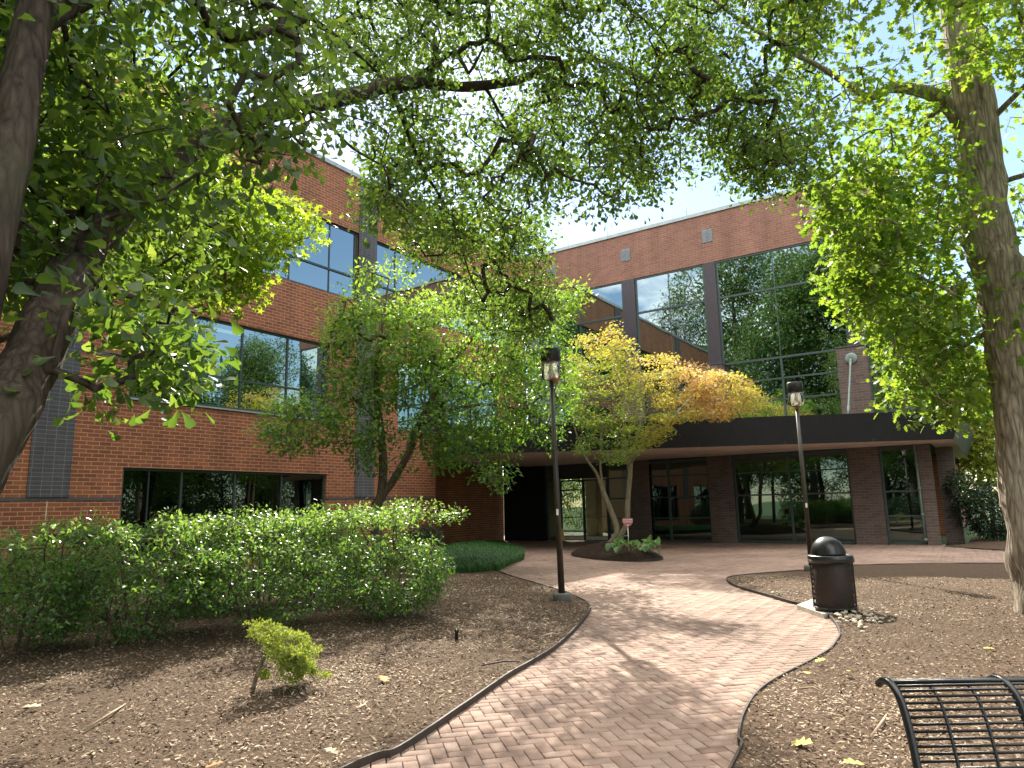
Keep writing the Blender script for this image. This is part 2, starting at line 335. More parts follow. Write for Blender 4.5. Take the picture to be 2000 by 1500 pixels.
def window(parent, axis, k, a, b, c, d, bars_v, bars_h, inward, rec=.09, fw=.07, mw=.05, gmat='glass', thin=()):
    """frame with its panes, set back rec behind the wall face"""
    mb = MB(); t0, t1 = k + inward * rec, k + inward * (rec + .08); lo, hi = min(t0, t1), max(t0, t1)
    def bar(u0, u1, z0, z1, e=0.0):
        if axis == 'x': mb.box((lo - e, u0, z0), (hi + e, u1, z1))
        else: mb.box((u0, lo - e, z0), (u1, hi + e, z1))
    bar(a, b, c, c + fw); bar(a, b, d - fw, d); bar(a, a + fw, c + fw, d - fw); bar(b - fw, b, c + fw, d - fw)
    for u, z0, z1, w in bars_v: bar(u - w / 2, u + w / 2, max(z0, c + fw), min(z1, d - fw), -.002)
    for z, w in bars_h: bar(a + fw, b - fw, z - w / 2, z + w / 2, .004)
    f = mb.build('window', M['frame'], parent)
    g = MB(); kk = k + inward * (rec + .04)
    P = (lambda u, z: (kk, u, z)) if axis == 'x' else (lambda u, z: (u, kk, z))
    q = [P(a + fw, c + fw), P(b - fw, c + fw), P(b - fw, d - fw), P(a + fw, d - fw)]
    g.poly(q); g.build('pane', M[gmat], f)
    return f

wing = empty('brick_wing', (LX, 10, 0), 'red brick office wing with ribbon windows and grey pilasters behind the hedge', 'building')
holes = []; wins = []
for i in range(-1, 2):
    p0 = 8.22 + 10.25 * i                       # right side of one pilaster, bay runs to p0 + 9.33
    up = (p0 + .02, p0 + 9.33, 9.2, 11.87)
    holes.append(up); wins.append(('u', up))
    if i < 1:
        holes += [(p0 + 1.27, p0 + 8.06, 4.67, 7.32), (p0 + 1.27, p0 + 8.06, .45, 2.83)]
        wins += [('m', holes[-2]), ('l', holes[-1])]
    else:
        holes += [(p0 + 1.27, p0 + 8.06, 4.67, 7.32)]; wins.append(('m', holes[-1]))
holes = [(a, min(b, 28.4), c, d) for a, b, c, d in holes]
mb = MB(); wall_cells(mb, 'x', LX, YS, RY, 3.7, ZT, [h for h in holes if h[2] > 3.7], .25, -1)
wall_cells(mb, 'x', LX, YS, 21.95, -.1, 3.7, [h for h in holes if h[2] < 3.7], .25, -1)
mb.poly([(LX, 21.95, -.1), (LX - 1.5, 21.95, -.1), (LX - 1.5, 21.95, 3.7), (LX, 21.95, 3.7)])
mb.poly([(LX, 21.95, 3.7), (LX, RY, 3.7), (LX - 1.5, RY, 3.7), (LX - 1.5, 21.95, 3.7)])
mb.poly([(LX - 12, YS, -.1), (LX, YS, -.1), (LX, YS, ZT), (LX - 12, YS, ZT)])
mb.poly([(LX - 12, YS, -.1), (LX - 12, 40, -.1), (LX - 12, 40, ZT), (LX - 12, YS, ZT)])
mb.build('wall', M['brick_x'], wing)
mb = MB(); mb.poly([(LX - 1.5, 21.95, -.1), (LX - 1.5, RY, -.1), (LX - 1.5, RY, 3.7), (LX - 1.5, 21.95, 3.7)])
mb.build('recess_wall', M['brick_x'], wing)
mb = MB(); mb.box((LX - 12, YS, ZT - .05), (LX - .02, 40, ZT - .01)); mb.build('roof', M['roof'], wing)
mb = MB(); mb.box((LX - .3, YS, ZT + .003), (LX + .05, RY - .06, ZT + .16)); mb.build('coping', M['cap'], wing)
mb = MB(); mb.box((LX - 4, YS + .2, .2), (LX - 3.8, 28.6, 13.9))
for z in (3.6, 8.3, 12.6): mb.box((LX - 3.8, YS + .2, z), (LX - .36, 28.6, z + .25))
mb.build('interior', M['dark'], wing)
for i in range(-1, 2):
    p0 = 7.3 + 10.25 * i
    mb = MB(); mb.box((LX - .05, p0, 2.06), (LX + .035, p0 + .92, ZT - .004)); mb.build('pilaster', M['grey_x'], wing)
prev = YS
for h in sorted([h for h in holes if h[2] < 1]) + [(21.95, 0, 0, 0)]:
    mb = MB(); mb.box((LX - .02, prev, 1.975), (LX + .012, h[0], 2.055)); prev = h[1]
    mb.build('band', M['band'], wing)
prev = YS
ms = sorted([h for h in holes if h[2] == 4.67])
pil = [(7.3 + 10.25 * i, 8.22 + 10.25 * i) for i in range(-1, 2)]
segs = []
for h in ms + [(RY, 0, 0, 0)]:
    segs.append((prev, h[0])); prev = h[1]
for a, b in segs:
    cut = [q for q in pil if a < q[0] < b]
    for s0, s1 in ([(a, cut[0][0]), (cut[0][1], b)] if cut else [(a, b)]):
        mb = MB(); mb.box((LX - .02, s0, 5.70), (LX + .012, s1, 5.79)); mb.build('band', M['band'], wing)
for kind, (a, b, c, d) in wins:
    b = min(b, 28.4)
    if kind == 'u':
        bv = [(b - 1.3 - 1.72 * j, c, 10.12, .022) for j in range(5)] + [(b - 1.3 - 3.44 * j, 10.12, d, .022) for j in range(3)]
        window(wing, 'x', LX, a, b, c, d, bv, [(10.12, .07)], -1, fw=.075)
    elif kind == 'm':
        window(wing, 'x', LX, a, b, c, d, [(a + 1.7 * j, c, d, .055) for j in (1, 2, 3)], [(5.6, .06)], -1)
        s = MB(); s.box((LX - .03, a - .03, c - .05), (LX + .05, b + .03, c - .004)); s.build('sill', M['cap'], wing)
        for zz in (7.15,):
            for off in (1.2, 3.3):
                t = MB(); t.box((LX - 1.9, a + off, 7.5), (LX - 1.72, a + off + 1.25, 7.56)); t.build('ceiling_light', M['lampglow'], wing)
    else:
        window(wing, 'x', LX, a, b, c, d, [(a + 1.68 * j, c, d, .05) for j in (1, 2, 3)] + [(a + .75, c, d, .02)], [], -1, gmat='glass_low')
for y, z0, z1 in ((7.76, -.1, 1.97), (18.0, -.1, 1.97), (-2.4, -.1, 1.97)):
    mb = MB(); mb.box((LX - .01, y - .008, z0), (LX + .004, y + .008, z1)); mb.build('movement_joint', M['stake'], wing)
mb = MB(); mb.box((LX - 1.499, 22.9, .32), (LX - 1.32, 24.0, .62)); mb.box((LX - 1.3185, 23.44, .33), (LX - 1.315, 23.455, .61))
mb.build('vent_cover', M['box'], wing)

front = empty('glass_front_wing', (-10, RY, 0), 'three storey office wing with tall mirror glass front above the black canopy', 'building')
RX = -1.7
mb = MB(); wall_cells(mb, 'y', RY, LX, RX, 11.83, ZT, [], .2, 1)
mb.poly([(RX, RY, 11.83), (RX, RY + 10, 11.83), (RX, RY + 10, ZT), (RX, RY, ZT)])
mb.poly([(LX, RY, 11.83), (RX, RY, 11.83), (RX, RY + .4, 11.83), (LX, RY + .4, 11.83)])
mb.poly([(LX, RY + 9, 3.7), (-7, RY + 9, 3.7), (-7, RY + 9, ZT), (LX, RY + 9, ZT)])
mb.build('wall', M['brick_y'], front)
mb = MB(); mb.box((RX - 8, RY + 10, -.1), (RX, 62, 12.5)); mb.build('rear_wall', M['brick_x'], front)
for y in np.arange(41, 60, 3.4):
    mb = MB(); mb.box((RX - .05, y, .9), (RX + .02, y + 1.7, 2.75)); f = mb.build('window', M['frame'], front)
    mb = MB(); mb.poly([(RX + .024, y + .06, .96), (RX + .024, y + 1.64, .96), (RX + .024, y + 1.64, 2.69), (RX + .024, y + .06, 2.69)]); mb.build('pane', M['glass'], f)
mb = MB(); mb.box((LX, RY + .06, ZT - .04), (RX, RY + 10, ZT - .01)); mb.build('roof', M['roof'], front)
mb = MB(); mb.box((LX - .3, RY - .05, ZT + .003), (RX + .05, RY + .3, ZT + .16)); mb.box((RX - .3, RY + .3, ZT + .003), (RX + .05, RY + 10, ZT + .16)); mb.build('coping', M['cap'], front)
for x in (-16.05, -9.98, -13.9, -4.6):
    mb = MB(); mb.tube([(x, RY + .1, ZT + .16), (x, RY + .1, ZT + .75)], .012, 5); mb.build('lightning_rod', M['steel'], front)
for a, b in ((-13.2, -12.75), (-9.31, -8.88), (-17.2, -16.75), (-4.9, -4.45)):
    mb = MB(); mb.box((a, RY - .02, 12.75), ((a + b) / 2 - .008, RY + .05, 13.33)); mb.box(((a + b) / 2 + .008, RY - .02, 12.75), (b, RY + .05, 13.33)); mb.box((a, RY - .01, 12.75), (b, RY + .05, 13.33))
    for j in range(9): mb.box((a + .02, RY - .03, 12.78 + j * .06), (b - .02, RY - .022, 12.80 + j * .06))
    mb.build('vent', M['vent'], front)
bays = [(-18.6, -13.2, (-15.52,)), (-12.6, -9.35, (-11.0,)), (-8.85, -3.95, (-6.5,)), (-3.45, RX, ())]
for a, b, mu in bays:
    bv = [(u, 4.75, 7.3, .07) for u in mu] + [(u, 7.3, 11.83, .022) for u in mu]
    window(front, 'y', RY, a, b, 4.75, 11.83, bv, [(10.18, .085), (7.3, .085), (6.45, .07), (5.6, .07)], 1, rec=.03, fw=.08)
mb = MB()                                        # glazed corner, open to the sky behind it
for y in (RY + .12, RY + 1.7, RY + 3.2):
    mb.box((RX - .06, y, 4.75), (RX, y + .06, 11.83))
for z in (4.75, 5.6, 6.45, 7.3, 10.18, 11.75): mb.box((RX - .055, RY + .12, z), (RX - .005, RY + 3.26, z + .06))
f = mb.build('window', M['frame'], front); mb = MB(); mb.poly([(RX - .03, RY + .12, 4.75), (RX - .03, RY + 3.26, 4.75), (RX - .03, RY + 3.26, 11.83), (RX - .03, RY + .12, 11.83)]); mb.build('pane', M['glass'], f)
for a, b in ((-13.2, -12.6), (-9.35, -8.85), (-3.95, -3.45)):
    mb = MB(); mb.box((a + .002, RY - .04, 7.32), (b - .002, RY + .2, 11.825)); mb.build('mullion_panel', M['panel'], front)
for a, b in ((-13.4, -12.4), (-9.75, -8.75), (-4.4, -3.38)):
    mb = MB(); mb.box((a, RY - .35, 4.0), (b, RY + .02, 7.27)); mb.box((a, RY - .12, -.1), (b, RY + .02, 4.0)); q = mb.build('pier', M['pier_y'], front)
    mb = MB(); mb.box((a - .03, RY - .38, 7.274), (b + .03, RY + .02, 7.31)); mb.build('pier_cap', M['band'], q)
mb = MB(); mb.box((-2.14, RY - .12, -.1), (-1.74, RY + .1, 3.62)); mb.build('pier', M['pier_y'], front)
mb = MB(); mb.box((-1.72, RY + 2.4, -.1), (-1.15, RY + 2.9, 3.6)); mb.build('column', M['pier_y'], front)
mb = MB(); mb.box((LX, RY + .1, 3.62), (RX - .01, RY + .3, 4.74)); mb.build('spandrel', M['panel'], front)
mb = MB(); mb.box((LX - 1.4, RY - .1, -.1), (-17.72, RY + .2, 3.62)); mb.build('entrance_panel', M['fascia'], front)
# ground floor glazing
window(front, 'y', RY, -17.7, -16.95, 0.02, 3.62, [], [(2.8, .06)], 1, rec=.05, gmat='glass_low')
window(front, 'y', RY, -14.47, -9.76, 0.02, 3.62, [(-13.3, 0, 3.62, .08), (-11.55, 0, 3.62, .1)], [(3.4, .12), (2.78, .06), (1.0, .05), (1.87, .05)], 1, rec=.05, gmat='glass_low')
window(front, 'y', RY, -8.74, -4.41, 0.02, 3.62, [(-6.6, 0, 3.62, .08)], [(3.42, .14), (2.76, .05), (1.87, .06)], 1, rec=.05, gmat='glass_low')
window(front, 'y', RY, -3.37, -2.15, 0.02, 3.62, [], [(3.5, .1), (1.87, .06), (1.0, .06)], 1, rec=.05, gmat='glass_low')
mb = MB(); mb.box((-16.95, RY + .05, 2.82), (-14.47, RY + .12, 3.62)); mb.build('transom_panel', M['dark'], front)
for k in range(2):                               # double entrance door
    a = -16.93 + k * 1.225; b = a + 1.215
    mb = MB()
    mb.box((a, RY + .06, .03), (a + .06, RY + .11, 2.8)); mb.box((b - .06, RY + .06, .03), (b, RY + .11, 2.8))
    mb.box((a + .06, RY + .062, .03), (b - .06, RY + .108, .25)); mb.box((a + .06, RY + .062, 2.72), (b - .06, RY + .108, 2.8))
    d = mb.build('door', M['steel'] if k else M['frame'], front); d.data.materials[0] = M['frame']
    mb = MB(); mb.poly([(a + .06, RY + .085, .25), (b - .06, RY + .085, .25), (b - .06, RY + .085, 2.72), (a + .06, RY + .085, 2.72)]); mb.build('pane', M['glass_door'], d)
    mb = MB(); mb.box((a + .08, RY + .02, 1.06), (b - .08, RY + .05, 1.1))
    hx = b - .1 if k == 0 else a + .1; mb.tube([(hx, RY + .0, .95), (hx, RY + .0, 1.35)], .016, 6); mb.build('handle', M['steel'], d)
    mb = MB(); mb.box((a + .06, RY + .04, .06), (b - .06, RY + .058, .22)); mb.build('kick_plate', M['box'], d)
mb = MB(); mb.tube([(-2.2, RY - .16, 3.55), (-2.2, RY - .16, .12)], .045, 10)
for z in (.14, 1.0, 1.9, 2.75): mb.tube([(-2.2, RY - .16, z), (-2.2, RY - .16, z + .09)], .062, 10)
mb.build('downspout', M['steel'], front)
mb = MB()                                        # rooms behind the glass
mb.box((LX, RY + 3.6, 4.1), (-3.6, RY + 3.8, 13.9)); mb.box((-3.7, RY + .3, 4.1), (-3.6, RY + 3.6, 11.8))
for z in (4.15, 8.6): mb.box((LX, RY + .32, z), (-3.72, RY + 3.58, z + .25))
mb.box((-12.9, RY + 2.6, .02), (RX - .3, RY + 2.75, 3.62)); mb.box((LX, RY + .3, 3.63), (RX - .06, RY + 10, 3.9)); mb.box((-12.95, RY + .5, .02), (-12.85, RY + 2.6, 3.62))
mb.build('interior', M['dark'], front)
for a_, b_ in (((-19.3, RY + 8.8, .02), (-13.05, RY + 8.88, 3.6)), ((-26.2, RY + .2, .02), (-26, RY + 9, 3.6)), ((-17.75, RY + .25, .02), (-17.72, RY + 1.2, 3.6)), ((-17.3, RY + 3.2, .02), (-16.7, RY + 3.8, 3.6)), ((-13.2, RY + 3.0, .02), (-13.05, RY + 9, 3.6))):
    mb = MB(); mb.box(a_, b_); mb.build('lobby_wall', M['tan'], front)
mb = MB(); mb.box((-26, RY + .3, -.02), (-13.2, RY + 9, .02)); mb.build('lobby_floor', M['conc'], front)
for y in (2.2, 5.5): 
    t = MB(); t.box((-17.8 - y * .3, RY + y, 3.5), (-16.6 - y * .3, RY + y + .3, 3.56)); t.build('ceiling_light', M['lampglow'], front)
mb = MB()
for x in (-24, -22.3, -20.6, -18.9, -17.2, -15.5): mb.box((x, RY + 8.9, .02), (x + .08, RY + 8.98, 3.6))
mb.box((-26, RY + 8.92, 2.5), (-13.2, RY + 8.97, 2.58)); mb.build('lobby_frame', M['frame'], front)

# canopy: skewed plan, sloping right end
can = empty('entrance_canopy', (-9, 24, 3.5), 'long black flat canopy with tan underside over the entrance', 'canopy')
bot = [(-16.2, 19.75), (-.95, 27.3), (-.95, 40), (RX, 40), (RX, RY - .13), (LX + .02, RY - .13), (LX + .02, 22.1)]
top = [(-16.2, 19.70), (-.62, 27.42), (-.55, 40.2), (RX, 40.2), (RX, RY - .13), (LX + .02, RY - .13), (LX + .02, 22.0)]
mb = MB(); n = len(bot); V = [(x, y, 3.5) for x, y in bot] + [(x, y, 4.47) for x, y in top]
mb.mesh(V, [tuple(range(n, 2 * n))] + [(i, (i + 1) % n, n + (i + 1) % n, n + i) for i in range(n)])
fa = mb.build('fascia', M['fascia'], can)
mb = MB(); mb.poly([(x, y, 3.503) for x, y in bot][::-1]); mb.build('soffit', M['soffit'], can)
d = Vector((-.95 + 16.2, 27.3 - 19.75, 0)); L = d.length; d.normalize(); nn = Vector((d.y, -d.x, 0))
for k in range(1, 6):
    b0 = Vector((-16.2, 19.75, 3.5)) + d * (L * k / 6 + .35); t0 = b0 + Vector((0, 0, .97))
    mb = MB(); mb.mesh([b0 + nn * .004 - d * .006, b0 + nn * .004 + d * .006, t0 + nn * .006 + d * .006, t0 + nn * .006 - d * .006], [(0, 1, 2, 3)]); mb.build('seam', M['frame'], fa)
for px, cy in ((-9.25, 23.6), (-3.9, 26.4)):      # tie rods from the brick piers to the canopy
    pz, py = 6.82, RY - .36
    mb = MB(); mb.lathe([(.22, 0), (.22, .02), (.16, .03), (.08, .04)], 20, (px, py, pz), Matrix.Rotation(R(90), 3, 'X')); pl = mb.build('anchor_plate', M['steel'], can)
    mb = MB(); mb.box((px - .045, py - .2, pz - .09), (px - .015, py - .04, pz + .06)); mb.box((px + .015, py - .2, pz - .09), (px + .045, py - .04, pz + .06)); mb.build('clevis', M['steel'], pl)
    a = Vector((px, py - .15, pz - .04)); e = Vector((px, cy, 4.5)); mb = MB()
    mb.tube([a, a.lerp(e, .08), a.lerp(e, .12), a.lerp(e, .85), a.lerp(e, .86), a.lerp(e, .93), a.lerp(e, .94), e], [.05, .05, .032, .032, .05, .05, .032, .032], 10); mb.build('tie_rod', M['steel'], can)
    mb = MB(); mb.box((px - .15, cy - .15, 4.474), (px + .15, cy + .15, 4.51)); mb.build('anchor_plate', M['steel'], can)

# yellow floor sign behind the entrance glass
mb = MB(); sx, sy = -16.75, RY - .35
mb.mesh([(sx - .15, sy - .12, 0.01), (sx + .15, sy - .12, .01), (sx + .11, sy, .62), (sx - .11, sy, .62), (sx - .15, sy + .14, .01), (sx + .15, sy + .14, .01), (sx + .11, sy + .02, .62), (sx - .11, sy + .02, .62)],
        [(0, 1, 2, 3), (5, 4, 7, 6), (3, 2, 6, 7), (1, 5, 6, 2), (4, 0, 3, 7)])
o = mb.build('floor_sign', M['yellow']); tag(o, 'yellow folding floor sign standing beside the entrance doors', 'sign')

# ------------------------------------------------------------------ ground
def spline(P, n=8):
    P = [np.array(p, float) for p in P]; out = []
    for i in range(len(P) - 1):
        a = P[max(i - 1, 0)]; b = P[i]; c = P[i + 1]; d = P[min(i + 2, len(P) - 1)]
        for t in np.linspace(0, 1, n, endpoint=False):
            out.append(.5 * ((2 * b) + (c - a) * t + (2 * a - 5 * b + 4 * c - d) * t * t + (3 * b - a - 3 * c + d) * t ** 3))
    out.append(P[-1]); return out
pathL = spline([(-3.2, -3), (-3.3, 1.5)] + [tuple(gnd(*q)[:2]) for q in [(700, 1500), (780, 1470), (900, 1390), (1000, 1320), (1080, 1272), (1130, 1225), (1152, 1195), (1146, 1180), (1110, 1162), (1050, 1143), (990, 1125), (973, 1116), (985, 1107), (1018, 1095), (1022, 1088), (1000, 1077), (960, 1069)]] + [(-18.2, 25.2), (-19.5, 25.6)], 6)
pathR = spline([(-1.2, -3), (-1.25, 2)] + [tuple(gnd(*q)[:2]) for q in [(1437, 1495), (1443, 1450), (1455, 1400), (1490, 1352), (1560, 1310), (1615, 1280), (1637, 1255), (1640, 1238), (1625, 1212), (1590, 1190), (1540, 1178), (1500, 1166), (1440, 1148), (1422, 1137), (1425, 1130), (1470, 1124), (1576, 1116), (1640, 1108), (1800, 1104), (1980, 1103)]] + [(2.5, 22.0), (9, 24)], 6)
def inside(P, poly):
    x, y = P[:, 0], P[:, 1]; r = np.zeros(len(P), bool); q = np.array(poly); n = len(q); j = n - 1
    for i in range(n):
        xi, yi = q[i]; xj, yj = q[j]
        with np.errstate(divide='ignore', invalid='ignore'):
            c = ((yi > y) != (yj > y)) & (x < (xj - xi) * (y - yi) / (yj - yi + 1e-12) + xi)
        r ^= c; j = i
    return r
def edge_dist(P, poly, closed=True):
    q = np.array(poly); a = q if closed else q[:-1]; b = np.roll(q, -1, 0) if closed else q[1:]
    best = np.full(len(P), 1e9)
    for s, e in zip(a, b):
        d = e - s; L = d @ d + 1e-12; t = np.clip(((P - s) @ d) / L, 0, 1); best = np.minimum(best, np.hypot(*(P - s - t[:, None] * d).T))
    return best
paved = [tuple(p) for p in pathR] + [(9, 26.2), (2, 25.9), (.24, 25.9), (-.8, 26.9), (-1.6, 28.0), (-1.75, 29.3), (LX - 1.5, 29.3), (LX - 1.5, 25.6)] + [tuple(p) for p in pathL[::-1]]
mb = MB(); mb.poly([(-700, -700, -.12), (700, -700, -.12), (700, 700, -.12), (-700, 700, -.12)]); o = mb.build('ground', M['grassland']); o['kind'] = 'structure'
# pavers in a herringbone, each with its own bevel and colour, cut by the kerb lines
def build_pavers():
    w, l, gap = .1, .2, .0075
    ca, sa = math.cos(R(47)), math.sin(R(47))
    B = []
    nn_ = 330
    i, j = np.meshgrid(np.arange(-nn_, nn_), np.arange(-nn_, nn_)); i = i.ravel(); j = j.ravel()
    k = (i - j) % 4
    hm = k == 0; vm = k == 3                     # cell (i,j) starts a lying brick when k==0, a standing one when k==3
    cen = np.concatenate([np.stack([(i[hm] + 1) * w, (j[hm] + .5) * w], 1), np.stack([(i[vm] + .5) * w, (j[vm] + 1) * w], 1)])
    hor = np.concatenate([np.ones(hm.sum(), bool), np.zeros(vm.sum(), bool)])
    W = np.stack([cen[:, 0] * ca - cen[:, 1] * sa - 8, cen[:, 0] * sa + cen[:, 1] * ca + 13], 1)
    keep = inside(W, paved) | (edge_dist(W, pathL, False) < .12) | (edge_dist(W, pathR, False) < .12)
    keep &= (W[:, 1] > -3) & (W[:, 0] < 8)
    W = W[keep]; hor = hor[keep]; n = len(W)
    hx = np.where(hor, l, w) / 2 - gap / 2; hy = np.where(hor, w, l) / 2 - gap / 2
    bv = .004
    zt = RNG.normal(0, .0014, n); tx = RNG.normal(0, .0045, n); ty = RNG.normal(0, .0045, n)
    corners = np.array([(-1, -1), (1, -1), (1, 1), (-1, 1)])
    V = []
    for lev, (ins, z) in enumerate(((0, -.04), (0, -bv), (bv, 0))):
        for c in corners:
            lx = c[0] * (hx - ins); ly = c[1] * (hy - ins)
            X = W[:, 0] + lx * ca - ly * sa; Y = W[:, 1] + lx * sa + ly * ca
            V.append(np.stack([X, Y, z + zt + (tx * lx + ty * ly)], 1))
    V = np.stack(V, 1).reshape(-1, 3)
    F = np.array([(8, 9, 10, 11)] + [(4 + a, 4 + (a + 1) % 4, 8 + (a + 1) % 4, 8 + a) for a in range(4)] + [(a, (a + 1) % 4, 4 + (a + 1) % 4, 4 + a) for a in range(4)])
    Fa = (np.arange(n)[:, None, None] * 12 + F[None]).reshape(-1, 4)
    t = np.clip(RNG.normal(.5, .17, n), 0, 1)
    me = rawmesh('brick_path', V, Fa, np.repeat(t, len(F)))
    o = link('brick_path', me, M['paver']); o['kind'] = 'structure'
    mb = MB(); mb.poly([(x, y, -.018) for x, y in paved]); q = mb.build('path_bed', M['soil']); q['kind'] = 'structure'
build_pavers()

def bed(name, poly, edge_z, rise, near, far, mat, mound=None):
    poly = np.array(poly); x0, y0 = poly.min(0); x1, y1 = poly.max(0)
    g = []
    xs = np.arange(x0, x1, near); ys = np.arange(y0, y1, near)
    X, Y = np.meshgrid(xs, ys); P = np.stack([X.ravel(), Y.ravel()], 1) + RNG.uniform(-.3, .3, (X.size, 2)) * near
    d = np.hypot(P[:, 0] + 4, P[:, 1] - 6); keep = (d < 9) | (RNG.random(len(P)) < (near / far) ** 2)
    P = P[keep]; P = P[inside(P, poly)]; P = P[edge_dist(P, poly) > near * .5]
    allp = np.concatenate([poly, P]); n = len(poly)
    r = delaunay_2d_cdt([Vector(p) for p in allp], [(i, (i + 1) % n) for i in range(n)], [list(range(n))], 1, 1e-5)
    V2 = np.array([tuple(v) for v in r[0]]); dist = edge_dist(V2, poly)
    z = edge_z + rise * np.minimum(dist / 1.1, 1) ** .7
    nzv = np.array([noise.noise(Vector((x * 1.1, y * 1.1, 0))) * .03 + noise.noise(Vector((x * 5, y * 5, 3))) * .012 for x, y in V2])
    z = z + nzv * np.minimum(dist / .3, 1)
    me = bpy.data.meshes.new(name); me.from_pydata([(x, y, zz) for (x, y), zz in zip(V2, z)], [], [f for f in r[2]])
    me.polygons.foreach_set('use_smooth', [True] * len(me.polygons)); me.update()
    if len(me.polygons) and me.polygons[0].normal.z < 0: me.flip_normals()
    o = link(name, me, mat); o['kind'] = 'structure'
    return V2, z
bedL = [tuple(p) for p in pathL] + [(LX - 1.5, 25.6), (LX - 1.5, 21.95), (LX, 21.95), (LX, -8), (-3.2, -8)]
bedR = [tuple(p) for p in pathR] + [(9, -3)]
bed('mulch_bed', bedL, .03, .05, .16, .5, M['mulch'])
bed('mulch_bed', bedR, .03, .07, .16, .5, M['mulch'])
isl = spline([(-11.9, 20.9), (-11.4, 20.2), (-10.3, 19.3), (-9.2, 18.85), (-8.5, 18.9), (-8.2, 19.4), (-8.35, 20.1), (-9.2, 21.3), (-10.3, 22.3), (-11.3, 22.6), (-11.95, 21.9), (-11.9, 20.9)], 5)[:-1]
islv = bed('planting_island', isl, .06, .36, .13, .13, M['mulch_dark'])
farbed = [(-.85, 26.95), (.24, 25.95), (2, 25.9), (9, 26.2), (9, 34), (-1.0, 34), (-1.0, 29.3), (-1.6, 28.05)]
bed('mulch_bed', farbed, .03, .08, .3, .5, M['mulch'])
BEDZ = .075

def edging(name, line, label, closed=False, h0=-.08, h1=.05, th=.016):
    P = np.array(line); n = len(P); V = []; F = []
    for i in range(n):
        a = P[(i - 1) % n if closed else max(i - 1, 0)]; b = P[(i + 1) % n if closed else min(i + 1, n - 1)]; t = b - a; t /= np.hypot(*t) + 1e-9; nn = np.array([-t[1], t[0]]) * th / 2
        w = noise.noise(Vector((P[i][0] * 2, P[i][1] * 2, 9))) * .008
        for s, z in ((1, h0), (1, h1 + w), (-1, h1 + w), (-1, h0)): V.append((*(P[i] + nn * s), z))
    m = n if closed else n - 1
    for i in range(m):
        j = (i + 1) % n
        for k in range(4): F.append((i * 4 + k, j * 4 + k, j * 4 + (k + 1) % 4, i * 4 + (k + 1) % 4))
    mb = MB(); mb.mesh(V, F, False); return tag(mb.build(name, M['edging']), label, 'edging')
edging('edging_strip', pathL, 'thin brown edging strip along the curving left side of the brick path')
edging('edging_strip', pathR, 'thin brown edging strip along the right side of the brick path beside the bin')
edging('edging_strip', isl, 'dark edging strip ringing the planting island under the maple', True, h1=.07)

# mulch chips
def chips(name, poly, n, cx, cy, rmax, z0, power=.7, smin=.012, smax=.045, seed=1, tintlo=0, tinthi=1):
    rg = np.random.default_rng(seed)
    r = rmax * rg.random(n * 3) ** power; a = rg.uniform(0, 2 * math.pi, n * 3)
    P = np.stack([cx + r * np.cos(a), cy + r * np.sin(a)], 1)
    P = P[inside(P, poly)]; P = P[edge_dist(P, poly) > .02][:n]; n = len(P)
    dist = np.minimum(edge_dist(P, poly) / 1.1, 1) ** .7
    L = rg.uniform(smin, smax, n) ; W = L * rg.uniform(.16, .5, n); th = rg.uniform(0, 2 * math.pi, n)
    ax = np.stack([np.cos(th), np.sin(th), rg.normal(0, .35, n)], 1); ax /= np.linalg.norm(ax, axis=1)[:, None]
    nr = np.stack([rg.normal(0, .45, n), rg.normal(0, .45, n), np.ones(n)], 1); sd_ = np.cross(nr, ax); sd_ /= np.linalg.norm(sd_, axis=1)[:, None]
    nr = np.cross(ax, sd_)
    c = np.stack([P[:, 0], P[:, 1], z0(P, dist) + rg.uniform(.004, .02, n)], 1)
    H = (L * .12)[:, None]
    V = np.stack([c - ax * L[:, None] / 2 - sd_ * W[:, None] * .3, c - ax * L[:, None] * .3 + sd_ * W[:, None] / 2, c + ax * L[:, None] / 2 + sd_ * W[:, None] * .25, c + ax * L[:, None] * .35 - sd_ * W[:, None] / 2, c + nr * H], 1).reshape(-1, 3)
    F = np.array([(1, 0, 4), (2, 1, 4), (3, 2, 4), (0, 3, 4)])
    T = (np.arange(n)[:, None, None] * 5 + F[None]).reshape(-1, 3)
    pn_ = np.array([noise.noise(Vector((x * .55, y * .55, 4))) + .6 * noise.noise(Vector((x * 1.9, y * 1.9, 8))) for x, y in P])
    t = np.clip((rg.beta(1.5, 1.7, n) + pn_ * .34) * (tinthi - tintlo) + tintlo, 0, 1)
    L_keep = rg.random(n) < np.clip(1.15 + pn_ * 1.1, .25, 1)
    V = V.reshape(n, 5, 3)[L_keep].reshape(-1, 3); t = t[L_keep]; n = len(t); T = (np.arange(n)[:, None, None] * 5 + F[None]).reshape(-1, 3)
    o = link(name, rawmesh(name, V, T, np.repeat(t, 4)), M['chip']); o['kind'] = 'stuff'; o['label'] = 'loose brown and tan bark mulch chips'; o['category'] = 'mulch'
bz = lambda rise: (lambda P, d: .03 + rise * d + np.array([noise.noise(Vector((x * 1.1, y * 1.1, 0))) * .03 for x, y in P]) * np.minimum(d * 3, 1))
chips('mulch_chips', bedL, 85000, -5.2, 5.2, 9.5, bz(.05), .62, seed=2)
chips('mulch_chips', bedR, 85000, -.4, 5.5, 10.5, bz(.07), .62, seed=3)
chips('mulch_chips', isl, 5000, -10.2, 20.7, 2.6, lambda P, d: .065 + .36 * d, .5, seed=4, tinthi=.3)

